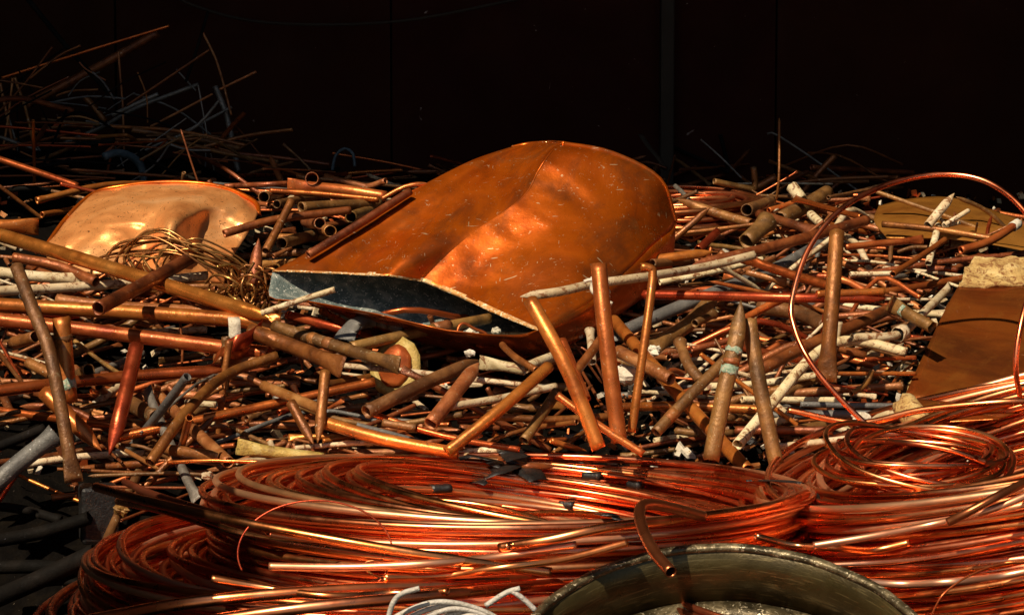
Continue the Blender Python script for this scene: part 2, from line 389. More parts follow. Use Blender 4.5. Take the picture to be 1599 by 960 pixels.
pp([(-30, 496), (150, 517), (420, 552)], 23, 'copper', 'long orange brown pipe sloping down right below the level pipe at left', ('open', 'open'), .045)
pp([(-30, 614), (70, 601), (200, 588), (354, 577)], 19, 'red', 'reddish pipe rising slightly right behind the thick hanging pipe', ('open', 'spear'), .06)
pp([(234, 722), (292, 642), (352, 586), (432, 556)], 17, 'brown', 'curved brown pipe rising right with an open lower end at left centre', ('open', 'open'), .09, anchor='the curved brown pipe')
pp([(180, 684), (300, 658), (420, 632), (585, 596)], 15, 'red', 'slender dark red pipe with open left end below the curved brown pipe', ('open', 'open'), .05)
pp([(70, 612), (159, 704)], 26, 'copper', 'orange pipe snipped to a point meeting another in a V at lower left', ('open', 'spear'), .06, .5, anchor='the V of two snipped pipes')
pp([(213, 540), (190, 640), (170, 710)], 24, 'red', 'dark red pipe forming the right arm of the V at lower left', ('open', 'spear'), .05, .6)
pp([(248, 618), (357, 722)], 19, 'dusty', 'dusty straight pipe sloping down right above the left end of the coils', ('open', 'open'), .05, anchor='the dusty pipe above the coil')
pp([(228, 606), (308, 780)], 15, 'steel', 'pale flattened metal strip speckled brown running down towards the left coil', ('pinch', 'pinch'), .02, .3, name='metal_strip', cat='metal strip')
pp([(-25, 772), (30, 722), (88, 678)], 29, 'grey', 'rough grey pipe with a flared upper end at the left frame edge', ('open', 'flare'), .10, .5, anchor='the rough grey pipe', name='grey_pipe')
pp([(-20, 806), (56, 690)], 12, 'red', 'thin dark red pipe under the rough grey pipe at left', ('open', 'open'), .06, .5)
pp([(262, 702), (345, 714)], 18, 'dusty', 'pinkish pipe stub just above the left end of the upper coil', ('open', 'open'), .05)
pp([(262, 722), (330, 719), (425, 722)], 7, 'red', 'thin red rod with open left end touching the upper coil', ('open', 'open'), .07)
pp([(0, 425), (60, 432), (140, 436)], 17, 'cream', 'cream painted pipe stub at the far left under the golden pipe', ('open', 'pinch'), .075)
pp([(-20, 455), (100, 449), (225, 440), (325, 430)], 15, 'cream', 'flaking cream pipe running level beneath the golden pipe at left', ('open', 'open'), .07, anchor='the flaking cream pipe at left')
pp([(20, 402), (90, 415), (150, 440)], 16, 'brown', 'short brown pipe sticking out over the cream stub at far left', ('open', 'open'), .085)
pp([(-20, 352), (60, 354)], 20, 'copper', 'shiny pipe stub with a broad flattened end at the left edge', ('open', 'pinch'), .06)
pp([(-10, 246), (122, 291)], 11, 'red', 'lone red copper pipe slanting down right in the dark upper left', ('open', 'open'), Y=4.18, anchor='the lone red pipe upper left')
pp([(22, 535), (56, 526)], 20, 'dusty', 'dusty pipe stub with a round open mouth at far left', ('open', 'open'), .075, dY=(.06, -.02))
pp([(108, 595), (139, 578)], 22, 'olive', 'open ended stub whose mouth shows right of the thick hanging pipe', ('open', 'open'), .055, dY=(.1, -.02))
pp([(44, 566), (80, 585)], 17, 'dusty', 'dusty short stub left of the thick hanging pipe', ('open', 'open'), .06)
pp([(200, 628), (245, 652)], 26, 'olive', 'wide olive stub with dark open mouth above the slender red pipe', ('open', 'open'), .045, dY=(.05, -.02))
pp([(335, 560), (420, 567)], 16, 'dusty', 'dusty level stub crossing under the curved brown pipe', ('open', 'open'), .045)
pp([(268, 614), (350, 622)], 13, 'dusty', 'small open ended dusty pipe left of the snipped V in the centre left', ('open', 'open'), .045)
pp([(290, 628), (338, 632)], 11, 'cream', 'small pale pipe stub right of the dusty straight pipe', ('open', 'open'), .05)
# --- left of the tank
pp([(449, 290), (530, 296), (603, 307)], 17, 'copper', 'orange brown pipe with flattened left end behind the left tank edge', ('pinch', 'open'), .03)
pp([(421, 298), (500, 303), (592, 312)], 10, 'red', 'thin red pipe with open left end below the flattened orange one', ('open', 'open'), .045)
for (x, y, x2, y2, wd, fi, dd, lb) in [
    (487, 279, 492, 290, 21, 'brown', .10, 'highest open pipe mouth left of the tank, facing the camera'),
    (412, 308, 440, 304, 18, 'olive', .18, 'open pipe mouth nearest the golden dome, below the highest mouth'),
    (432, 319, 497, 308, 13, 'olive', .12, 'narrow olive pipe with open mouth just right of the dome'),
    (470, 324, 592, 318, 17, 'olive', .06, 'olive pipe running right from its open mouth to the tank edge'),
    (548, 339, 577, 330, 18, 'olive', .12, 'open pipe mouth closest to the left edge of the tank'),
    (500, 349, 478, 346, 19, 'dusty', .10, 'upper of two shadowed open mouths left of the tank'),
    (516, 361, 500, 356, 20, 'dusty', .10, 'lower of two shadowed open mouths left of the tank'),
    (440, 380, 500, 366, 18, 'olive', .12, 'olive pipe with open left mouth above the tank mouth corner')]:
    pp([(x, y), (x2, y2)], wd, fi, lb, ('open', 'open'), .04, dY=(-.03, dd), jag=.03)
ANCH.append((500, 335, 'the cluster of open pipe mouths'))
pp([(350, 365), (430, 343), (547, 328)], 13, 'brown', 'slender brown pipe curving up right from the golden dome', ('open', 'open'), .07)
pp([(415, 392), (455, 314)], 13, 'brown', 'short leaning brown pipe between the dome and the tank', ('open', 'open'), .055, .7)
pp([(481, 398), (560, 350), (640, 299)], 13, 'brown', 'dark brown pipe lying along the left upper edge of the tank', ('open', 'open'), Y=3.40, dY=(0, .06, .13), anchor='the pipe along the tank edge')
pp([(596, 311), (632, 292), (668, 286)], 8, 'copper', 'thin bent pipe tip touching the tank above its left edge', ('open', 'spear'), Y=3.58)
pp([(404, 372), (396, 446)], 20, 'brown', 'upright brown pipe snipped to a point right of the wire tangle', ('spear', 'open'), .06, .85, anchor='the upright snipped pipe')
pp([(362, 275), (540, 272), (712, 268)], 7, 'red', 'long level red rod at the back of the heap left of the tank', ('open', 'open'), .01)
pp([(350, 291), (470, 286), (610, 280)], 8, 'brown', 'brown rod just below the long level red rod at the back', ('open', 'open'), .01)
pp([(368, 240), (440, 247), (515, 257)], 7, 'brown', 'dim brown pipe at the shaded back left of the tank', ('open', 'open'), Y=4.5)
pp([(519, 266), (524, 243), (538, 232), (551, 240), (554, 260)], 5, 'blue', 'pale blue plastic hook standing up at the shaded back', Y=4.45, name='plastic_hook', cat='plastic strip')
pp([(352, 340), (380, 318), (420, 320)], 9, 'brown', 'small bent brown pipe at the right rim of the golden dome', ('open', 'open'), .05)
# --- centre left
pp([(391, 517), (470, 546), (536, 574)], 25, 'brown', 'smooth brown pipe with a broad flattened right end, centre left', ('open', 'pinch'), .085, twist=.1, anchor='the smooth flattened pipe')
pp([(428, 509), (530, 542), (624, 570)], 20, 'olive', 'olive pipe with pale bands and flattened right end, centre left', ('open', 'pinch'), .07, twist=.2, anchor='the pale banded pipe',
   parts=(('corroded_band', .30, .012, 1.05, 'dusty'), ('corroded_band', .42, .014, 1.06, 'dusty')))
pp([(412, 602), (503, 640)], 17, 'dusty', 'dusty pipe with round open right end over the small V in the centre left', ('open', 'open'), .075)
pp([(454, 628), (490, 694)], 16, 'brown', 'left arm of the small V of brown pipes, centre left', ('open', 'spear'), .055, .7, anchor='the small V of brown pipes')
pp([(508, 580), (496, 692)], 17, 'brown', 'right arm of the small V of brown pipes, centre left', ('open', 'spear'), .05, .8)
pp([(548, 542), (620, 526), (690, 511), (764, 497)], 17, 'olive', 'olive pipe with a pale joint running right under the tank mouth', ('open', 'open'), .07, parts=(('joint', .66, .03, 1.2, 'dusty'),), anchor='the jointed pipe under the tank mouth')
pp([(508, 660), (600, 686), (715, 708)], 20, 'copper', 'orange pipe sloping down right to the back of the upper coil', ('open', 'open'), .055)
pp([(572, 643), (660, 600), (748, 562)], 22, 'olive', 'upper of two olive pipes meeting in a point, centre', ('open', 'spear'), .085, anchor='the two olive pipes meeting in a point')
pp([(672, 662), (712, 612), (748, 566)], 23, 'dusty', 'lower of two olive pipes meeting in a point, centre', ('open', 'spear'), .07, .3)
pp([(572, 643), (690, 680), (812, 702)], 10, 'red', 'slender red pipe sloping down right above the back of the coil', ('open', 'open'), .06)
pp([(538, 571), (620, 578), (690, 586)], 10, 'cream', 'pale cream rod passing behind the pale banded pipe', ('open', 'open'), .05)
pp([(370, 697), (430, 706), (505, 716)], 19, 'yellow', 'yellowed flat topped strip with an orange end just above the coil', ('pinch', 'open'), .06, name='painted_strip', cat='painted strip')
pp([(408, 489), (523, 452)], 10, 'cream', 'slim pale pipe poking into the tank mouth', ('open', 'open'), Y=3.18, anchor='the slim pale pipe at the tank mouth')
pp([(537, 530), (552, 508), (588, 498), (634, 513)], 24, 'grey', 'bent dull grey pipe below the tank mouth', ('pinch', 'open'), .06, name='grey_pipe', cat='pipe')
pp([(560, 520), (500, 505), (450, 492)], 15, 'red', 'shadowed red pipe below the left corner of the tank mouth', ('open', 'open'), .03)
pp([(595, 690), (500, 655)], 12, 'brown', 'thin brown pipe tucked beside the small V', ('open', 'open'), .03)
pp([(598, 660), (650, 668)], 13, 'olive', 'short olive stub with dark open mouth, centre left above the coil', ('open', 'open'), .06)
# --- centre
pp([(828, 469), (862, 530), (893, 592), (935, 700)], 24, 'copper', 'long orange pipe leaning against the tank corner, centre', ('open', 'open'), .13, .85, anchor='the long leaning orange pipe')
pp([(935, 414), (943, 500), (954, 590), (967, 690)], 26, 'copper', 'thick upright orange brown pipe in the centre behind a knotted cord', ('open', 'open'), .13, .9, anchor='the thick upright centre pipe')
pp([(1000, 417), (1016, 419), (1019, 436), (1007, 530), (986, 674)], 14, 'copper', 'slim shiny upright pipe with a hooked top right of centre', ('open', 'open'), .12, .9, anchor='the slim hooked upright pipe')
pp([(698, 706), (780, 640), (857, 572)], 19, 'copper', 'orange pipe slanting up right from the coil to the leaning pipe', ('open', 'open'), .11, .4, anchor='the orange pipe slanting up right')
pp([(870, 617), (935, 664), (1004, 708)], 13, 'copper', 'slender shiny pipe sloping down right onto the back of the coil', ('open', 'open'), .13, .5)
pp([(965, 548), (1048, 592)], 21, 'dusty', 'dusty pipe with a dark open right end right of the thick upright', ('open', 'open'), .10, anchor='the dusty open ended pipe in the middle')
pp([(958, 500), (1010, 560), (1095, 655), (1168, 735)], 21, 'copper', 'long orange pipe diving down right beneath the spear tipped pipe', ('open', 'open'), .06)
pp([(818, 688), (870, 611)], 17, 'olive', 'short olive pipe leaning right beside the long leaning orange pipe', ('open', 'open'), .06, .5)
pp([(893, 588), (939, 529)], 15, 'brown', 'short brown pipe wedged between the two central uprights', ('open', 'open'), .09, .6)
pp([(877, 532), (915, 624)], 17, 'red', 'red brown pipe leaning behind the long leaning orange pipe', ('open', 'open'), .07, .7)
pp([(925, 565), (921, 516)], 13, 'cream', 'small pale pipe with ring shaped open top left of the thick upright', ('open', 'flare'), .08, .7)
pp([(749, 566), (820, 578)], 17, 'cream', 'thick white flaking pipe stub left of the long leaning orange pipe', ('pinch', 'open'), .07, anchor='the white flaking stub')
pp([(820, 575), (866, 556)], 17, 'cream', 'rusty white stub touching the long leaning orange pipe', ('open', 'open'), .06)
pp([(740, 592), (860, 606)], 9, 'cream', 'thin cream rod below the thick white flaking stub', ('open', 'open'), .06)
pp([(705, 634), (790, 620), (868, 603)], 12, 'cream', 'cream pipe with dark shadow bands crossing behind the slanting orange pipe', ('open', 'open'), .07)
pp([(838, 578), (808, 560), (790, 545), (784, 538)], 11, 'brown', 'small hooked brown pipe over the white flaking stub', ('open', 'open'), .09)
pp([(775, 597), (862, 605)], 8, 'steel', 'thin grey rod beside the cream rod in the centre', ('open', 'open'), .06)
pp([(964, 636), (1060, 634), (1190, 640)], 15, 'copper', 'level orange pipe low behind the central uprights', ('open', 'open'), .035)
pp([(770, 650), (860, 655), (950, 650)], 12, 'brown', 'level brown pipe low between the coil and the slanting orange pipe', ('open', 'open'), .03)
pp([(812, 463), (870, 456), (930, 443), (1010, 432), (1100, 417), (1178, 398)], 14, 'cream', 'long cream flaking pipe lying across the tank corner, tied with cord', ('spear', 'open'), Y=3.12, dY=(0, 0, .05, .1, .25, .3), anchor='the tied cream pipe')
pp([(960, 523), (1040, 488), (1115, 457), (1210, 420), (1297, 373)], 20, 'grey', 'long blue grey pipe rising right behind the level red pipe', ('open', 'open'), .045, name='grey_pipe', anchor='the long blue grey pipe')
pp([(974, 411), (1040, 403), (1114, 393)], 15, 'copper', 'orange pipe with open left end right of the tank', ('open', 'spear'), .08)
pp([(1018, 411), (1075, 408)], 13, 'olive', 'small open pipe mouth just below the orange pipe beside the tank', ('open', 'open'), .075, dY=(-.04, .05))
pp([(1030, 441), (1110, 425), (1190, 405)], 10, 'cream', 'narrow cream rod under the tied cream pipe', ('open', 'open'), .06)
# --- right
pp([(1005, 460), (1120, 462), (1240, 465), (1385, 466)], 15, 'red', 'long level red pipe with open left end, right of centre', ('open', 'spear'), .11, anchor='the long level red pipe')
pp([(1157, 469), (1150, 530), (1131, 610), (1110, 718)], 27, 'olive', 'thick mottled pipe standing up to a spear shaped split tip', ('spear', 'open'), .13, .85, twist=.2, anchor='the thick spear tipped pipe',
   parts=(('patina_ring', .42, .008, 1.04, 'patina'), ('patina_ring', .55, .012, 1.04, 'patina'), ('corroded_band', .49, .007, 1.03, 'dusty')))
pp([(1024, 675), (1080, 615), (1142, 553)], 18, 'olive', 'olive pipe slanting up right into the spear tipped pipe', ('open', 'open'), .11, .5, parts=(('corroded_band', .22, .02, 1.05, 'dusty'),))
pp([(1170, 500), (1186, 600), (1212, 724)], 24, 'olive', 'smooth tan pipe standing just right of the spear tipped pipe', ('open', 'open'), .10, .85, anchor='the smooth tan upright')
pp([(1307, 362), (1301, 450), (1295, 530), (1290, 596)], 24, 'brown', 'tall scaly red brown upright pipe with flared foot, at right', ('open', 'pinch'), .12, .9, twist=.1, anchor='the tall scaly upright')
pp([(1170, 587), (1260, 540), (1330, 510), (1390, 482)], 19, 'brown', 'brown pipe rising right behind the tall scaly upright', ('spear', 'open'), .06)
pp([(1152, 694), (1205, 630), (1262, 563), (1305, 535), (1350, 534), (1415, 550)], 17, 'cream', 'thick cream crusted pipe bending over to the right near the big loop', ('open', 'open'), .07, anchor='the bent cream crusted pipe')
pp([(1275, 459), (1381, 455)], 12, 'copper', 'bright orange pipe end just above the level red pipe at right', ('open', 'open'), .12)
pp([(1330, 527), (1403, 522), (1440, 490), (1484, 447)], 13, 'cream', 'cream valve stem with a ring shaped fitting near the brown slab', ('open', 'pinch'), .08, name='valve_pipe', cat='pipe fitting',
   parts=(('ring_fitting', .36, .020, 1.9, 'cream'), ('ring_bore', .36, .022, 1.1, 'black')))
pp([(1388, 473), (1455, 511)], 19, 'olive', 'olive stub with green spots and open lower end left of the brown slab', ('pinch', 'open'), .11, parts=(('patina_ring', .35, .009, 1.03, 'patina'),), anchor='the green spotted stub')
pp([(1329, 614), (1350, 602), (1361, 581)], 9, 'dusty', 'small curved tan pipe hook inside the big copper loop', ('open', 'open'), .06)
pp([(1290, 583), (1430, 583)], 7, 'copper', 'thin level orange rod below the tall scaly upright', ('open', 'open'), .04)
pp([(1350, 561), (1430, 558)], 7, 'copper', 'thin level orange rod above the small curved hook', ('open', 'open'), .04)
pp([(1250, 631), (1400, 634)], 10, 'grey', 'upper of two level dark grey pipes inside the big loop', ('open', 'open'), .03, name='grey_pipe')
pp([(1240, 647), (1400, 648)], 14, 'grey', 'lower of two level dark grey pipes inside the big loop', ('open', 'open'), .04, name='grey_pipe')
pp([(1215, 697), (1335, 683)], 11, 'cream', 'cream level pipe just above the right hand coil', ('open', 'open'), .06)
pp([(1148, 672), (1300, 672)], 14, 'brown', 'brown level pipe above the cream one near the right hand coil', ('open', 'open'), .035)
pp([(1056, 311), (1110, 330), (1173, 349)], 15, 'dusty', 'tan pipe with snipped point poking out right of the tank', ('spear', 'open'), .05)
pp([(1166, 328), (1203, 315)], 19, 'olive', 'round open pipe mouth right of the tank below the small back coil', ('open', 'open'), .05, dY=(-.03, .1), jag=.03)
pp([(1165, 378), (1198, 346)], 26, 'olive', 'wide corroded pipe whose broad open mouth faces the camera, right of the tank', ('open', 'flare'), .07, dY=(.1, -.03), anchor='the wide corroded mouth')
pp([(1185, 334), (1272, 361)], 15, 'brown', 'brown strip with a flattened end above the long brown pipe', ('open', 'pinch'), .06)
pp([(1217, 343), (1292, 301)], 24, 'olive', 'wide olive tube with open upper right end at the back of the heap', ('open', 'open'), .05, anchor='the wide olive tube')
pp([(1236, 291), (1252, 312)], 19, 'cream', 'short cream stub standing at the back beside the wide olive tube', ('open', 'open'), .07, .7)
pp([(1239, 310), (1345, 339)], 10, 'red', 'thin red pipe crossing the wide olive tube', ('pinch', 'open'), .08)
pp([(1200, 329), (1246, 315)], 10, 'copper', 'small bright pipe left of the wide olive tube', ('open', 'open'), .06)
pp([(1079, 415), (1200, 387), (1353, 344)], 17, 'brown', 'long brown pipe rising right above the blue grey pipe', ('spear', 'open'), .10, anchor='the long brown pipe at right')
pp([(1266, 335), (1291, 357)], 14, 'cream', 'cream slice of split pipe below the thin red pipe', ('open', 'open'), .07)
pp([(1158, 401), (1220, 424), (1300, 448)], 15, 'red', 'smooth red pipe sloping down right to the tall scaly upright', ('pinch', 'open'), .09)
pp([(1166, 425), (1228, 441)], 11, 'dusty', 'pale snipped offcut under the smooth red pipe', ('open', 'pinch'), .07)
pp([(1320, 386), (1442, 374)], 11, 'copper', 'orange pipe with snipped right end near the back at right', ('open', 'pinch'), .06)
pp([(1394, 428), (1435, 402), (1476, 374)], 10, 'copper', 'slim orange pipe rising right, left of the brown slab', ('open', 'open'), .09)
pp([(1328, 428), (1396, 427)], 8, 'cream', 'pale thin rod meeting the slim rising orange pipe', ('open', 'open'), .08)
pp([(1449, 352), (1490, 302)], 14, 'cream', 'pale pointed stake leaning against the ochre sheet at back right', ('open', 'spear'), .07, .7, anchor='the pale pointed stake')
pp([(1474, 352), (1512, 329)], 8, 'cream', 'thin pale split rod right of the pale pointed stake', ('open', 'open'), .06)
pp([(1378, 350), (1460, 358), (1556, 374)], 11, 'brown', 'long brown pipe in front of the ochre sheet at back right', ('open', 'open'), .06)
pp([(1500, 391), (1545, 377), (1588, 350)], 13, 'copper', 'bent pipe rising right to a white end cap at the right edge', ('open', 'open'), .09, parts=(('end_cap', .97, .02, 1.25, 'white'),), anchor='the white capped pipe')
pp([(1090, 390), (1120, 362)], 13, 'red', 'short red pipe leaning below the tan snipped pipe', ('open', 'open'), .05, .5)
pp([(1010, 545), (1070, 510), (1110, 470)], 24, 'olive', 'thick mossy tube behind the slim hooked upright', ('pinch', 'open'), .05)
pp([(1062, 535), (1075, 570), (1100, 600)], 17, 'olive', 'bent olive elbow pipe left of the spear tipped pipe', ('flare', 'open'), .07, .4)
pp([(1185, 478), (1250, 490), (1290, 510)], 24, 'olive', 'thick olive pipe behind the right end of the level red pipe', ('open', 'open'), .045)
pp([(1085, 505), (1115, 490)], 13, 'olive', 'small olive stub below the level red pipe', ('open', 'flare'), .06)
pp([(1080, 545), (1145, 530)], 11, 'brown', 'thin brown rod left of the spear tipped pipe', ('open', 'open'), .06)
pp([(1460, 330), (1475, 350)], 6, 'cream', 'tiny pale rod beside the pale pointed stake', ('open', 'open'), .06)
pp([(1415, 640), (1372, 652), (1360, 668)], 13, 'cream', 'short pale rod under the lower edge of the brown slab', ('open', 'open'), .05)
# --- dark back pile, upper left
GB = 'thin rods sticking out of the shaded pile'
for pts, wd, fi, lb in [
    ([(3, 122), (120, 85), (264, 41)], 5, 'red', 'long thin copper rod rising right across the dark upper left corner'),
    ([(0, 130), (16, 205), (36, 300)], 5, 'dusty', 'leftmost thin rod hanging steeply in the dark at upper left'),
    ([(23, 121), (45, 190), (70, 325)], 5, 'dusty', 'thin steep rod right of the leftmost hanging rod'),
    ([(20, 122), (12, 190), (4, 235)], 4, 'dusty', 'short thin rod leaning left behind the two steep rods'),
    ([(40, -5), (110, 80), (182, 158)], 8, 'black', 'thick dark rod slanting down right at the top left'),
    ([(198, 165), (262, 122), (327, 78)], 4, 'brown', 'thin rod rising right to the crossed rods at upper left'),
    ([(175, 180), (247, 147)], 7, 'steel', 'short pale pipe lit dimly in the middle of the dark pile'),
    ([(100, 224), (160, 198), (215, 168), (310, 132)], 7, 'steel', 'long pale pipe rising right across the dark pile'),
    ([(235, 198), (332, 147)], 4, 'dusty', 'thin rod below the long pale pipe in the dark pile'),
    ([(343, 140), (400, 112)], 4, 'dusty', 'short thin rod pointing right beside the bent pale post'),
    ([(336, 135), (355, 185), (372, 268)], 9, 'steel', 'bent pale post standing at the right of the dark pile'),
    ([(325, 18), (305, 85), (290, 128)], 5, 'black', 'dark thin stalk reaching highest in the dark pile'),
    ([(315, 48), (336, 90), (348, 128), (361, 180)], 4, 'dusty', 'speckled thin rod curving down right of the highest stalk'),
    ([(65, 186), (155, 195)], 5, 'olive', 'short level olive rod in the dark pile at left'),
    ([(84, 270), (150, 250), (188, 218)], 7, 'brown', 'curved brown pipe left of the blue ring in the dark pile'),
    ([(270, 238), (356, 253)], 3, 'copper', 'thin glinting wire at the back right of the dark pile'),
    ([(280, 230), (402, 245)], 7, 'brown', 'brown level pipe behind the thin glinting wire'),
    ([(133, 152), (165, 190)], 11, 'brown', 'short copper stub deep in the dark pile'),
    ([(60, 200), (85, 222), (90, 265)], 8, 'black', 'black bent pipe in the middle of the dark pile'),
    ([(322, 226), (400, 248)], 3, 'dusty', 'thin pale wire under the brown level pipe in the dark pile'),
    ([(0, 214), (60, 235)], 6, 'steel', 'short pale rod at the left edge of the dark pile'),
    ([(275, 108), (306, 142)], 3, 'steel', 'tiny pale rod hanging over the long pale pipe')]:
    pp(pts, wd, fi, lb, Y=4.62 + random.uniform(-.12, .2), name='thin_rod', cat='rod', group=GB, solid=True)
rr2 = random.Random(21); used_l = set()
for k in range(46):
    x_ = rr2.uniform(-10, 390); top = 95 + abs(x_ - 90) * .22
    y_ = rr2.uniform(top, 275); an = rr2.choice([rr2.gauss(-.45, .3), rr2.gauss(.2, .3), rr2.gauss(1.35, .2)]); ll = rr2.uniform(25, 85)
    fi = rr2.choice(['dusty', 'brown', 'steel', 'steel', 'black', 'grey'])
    lbl = '%s %s rod %s %s in the dark pile' % ('long' if ll > 60 else ('short' if ll < 40 else 'thin'), FIN[fi], 'rising right' if an < -.1 else ('lying level' if an < .6 else 'standing steeply'),
            ('high ' if y_ < 170 else ('midway up ' if y_ < 225 else 'low ')) + ('at far left' if x_ < 90 else ('left of the pale pipes' if x_ < 170 else ('among the pale pipes' if x_ < 290 else 'by the pale post'))))
    lbl = lbl.replace('long brown stained rod rising right high', 'long bent brown rod rising right high') if k > 30 else (lbl.replace('long grey', 'slim long grey') if k > 22 else lbl)
    if len(lbl.split()) > 16: lbl = lbl.replace('dull olive brown', 'olive').replace('pale grey metal', 'grey').replace('brown stained', 'brown').replace('midway up', 'midway').replace(' in the dark pile', ' in the shade')
    for adj in ('slightly bowed', 'crooked', 'gently curved', 'slender'):
        if lbl not in used_l: break
        lbl = adj + ' ' + lbl.split(' ', 1)[1]
    used_l.add(lbl)
    if len(lbl.split()) > 16: lbl = lbl.replace(' in the dark pile', ' in shade').replace(' in the shade', '')
    pp([(x_ - ll * math.cos(an), y_ - ll * math.sin(an)), (x_ + 6 * rr2.gauss(0, 1), y_ + 5 * rr2.gauss(0, 1)), (x_ + ll * math.cos(an), y_ + ll * math.sin(an))], rr2.choice([2.2, 2.6, 3, 3.6, 5]), fi,
       lbl, Y=4.55 + rr2.uniform(-.2, .35), name='thin_rod', cat='rod', group=GB, solid=True)
ANCH.append((200, 180, 'the dark pile')); ANCH.append((1180, 270, 'the thin grey wire at the back'))
pp([(40, 165), (140, 112), (246, 52)], 14, 'brown', 'dim brown channel bar rising right in the dark upper left', Y=4.95, name='metal_bar', cat='bar')
pp([(1198, 209), (1215, 212), (1290, 262), (1345, 302)], 3.6, 'steel', 'thin grey wire slanting down right against the dark wall', Y=4.8, name='thin_wire', cat='wire', solid=True)
pp([(1252, 302), (1280, 268), (1304, 243)], 10, 'brown', 'dim brown pipe standing behind the cream stub in shade', Y=4.6, name='copper_pipe')
pp([(1094, 218), (1125, 245), (1158, 278)], 3, 'steel', 'short faint wire behind the small back coil', Y=4.8, name='thin_wire', cat='wire', solid=True)
pp([(1168, 300), (1212, 276)], 12, 'brown', 'dim short pipe right of the small back coil', Y=4.45)
# --- lower left: shade painted in as near-black pipes
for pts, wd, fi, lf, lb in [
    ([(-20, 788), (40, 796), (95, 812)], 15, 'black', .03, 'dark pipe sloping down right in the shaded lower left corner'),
    ([(-20, 846), (60, 832), (140, 808)], 22, 'black', .04, 'shade-dark pipe crossing the lower left corner towards the coil'),
    ([(-20, 886), (60, 884), (125, 890)], 22, 'black', .03, 'shade-dark pipe with a faint sheen low at the left edge'),
    ([(-20, 940), (60, 905), (150, 862)], 30, 'black', .06, 'broad shade-dark pipe in the bottom left corner'),
    ([(20, 918), (90, 908), (150, 912)], 12, 'black', .04, 'slim dark pipe under the broad shade-dark one, bottom left'),
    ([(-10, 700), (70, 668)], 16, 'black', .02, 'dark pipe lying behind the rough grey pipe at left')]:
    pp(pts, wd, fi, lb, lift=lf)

# ------------------------------------------------------------------ big loop of tube
loopY = [2.86, 2.88, 2.9, 2.93, 2.95, 3.0, 3.05, 3.1, 3.12, 3.1, 3.05, 3.0, 2.95, 2.9, 2.88, 2.9]
loopP = [(1362, 672), (1305, 615), (1262, 560), (1240, 510), (1237, 468), (1262, 390), (1312, 328), (1382, 290), (1460, 273), (1530, 280), (1586, 315), (1622, 370), (1618, 430), (1598, 490), (1586, 565), (1593, 624)]
v, f = tube_data(catmull([U(a, b, c) for (a, b), c in zip(loopP, loopY)], 110), 8.8 / 2 * 3 / F, seg=14, hollow=True)
tube_obj('copper_tube', v, f, M['coil'], 'large open loop of bright copper tube arching over the right of the heap', 'copper tube')
ANCH.append((1240, 480, 'the big copper loop'))

# ------------------------------------------------------------------ sheets and tanks
def cr(a, b, c, d, t): return .5 * ((2 * b) + (c - a) * t + (2 * a - 5 * b + 4 * c - d) * t * t + (3 * b - a - 3 * c + d) * t ** 3)
def cr_row(row, per):
    q = [row[0] * 2 - row[1]] + list(row) + [row[-1] * 2 - row[-2]]; out = []
    for s in range(len(row) - 1):
        for i in range(per): out.append(cr(*q[s:s + 4], i / per))
    out.append(row[-1].copy()); return out
def patch(rows, pu, pv):
    A = [cr_row(r, pu) for r in rows]; cols = [cr_row([a[i] for a in A], pv) for i in range(len(A[0]))]
    return [[cols[i][j] for i in range(len(cols))] for j in range(len(cols[0]))]
from mathutils import noise as mn
def grid_mesh(name, G, m, parent=None, thick=.0015, amp=.0, sc=8, origin=None, mats=None, fm=None, jagrow=None, ridge=0.0):
    nr, nc = len(G), len(G[0]); v = []
    for j in range(nr):
        for i in range(nc):
            p = G[j][i].copy()
            if amp:
                q = mn.noise(p * sc) + .5 * mn.noise(p * sc * 2.7) + .25 * mn.noise(p * sc * 6)
                q2 = abs(mn.noise(p * sc * .9 + Vector((3, 1, 8)))) + .5 * abs(mn.noise(p * sc * 2.1 + Vector((1, 9, 4))))
                p += (p - Vector((0, 0, CZ))).normalized() * (q * amp + (q2 - .35) * ridge)
            v.append(p)
    if jagrow is not None:
        for i in range(nc):
            d = (v[nc + i] - v[i]).normalized()
            v[i] = v[i] + d * (.004 * (1 + mn.noise(Vector((i * .35, 3, 1)))) + .003 * random.random())
    f = []; fi = []
    for j in range(nr - 1):
        for i in range(nc - 1):
            f.append((j * nc + i, j * nc + i + 1, (j + 1) * nc + i + 1, (j + 1) * nc + i)); fi.append(fm(j, i) if fm else 0)
    o = mesh_obj(name, v, f, m, parent, origin, mats=mats, fmat=fi if fm else None)
    if parent: o.location = (0, 0, 0)
    s = o.modifiers.new('solid', 'SOLIDIFY'); s.thickness = thick; s.offset = 0
    return o
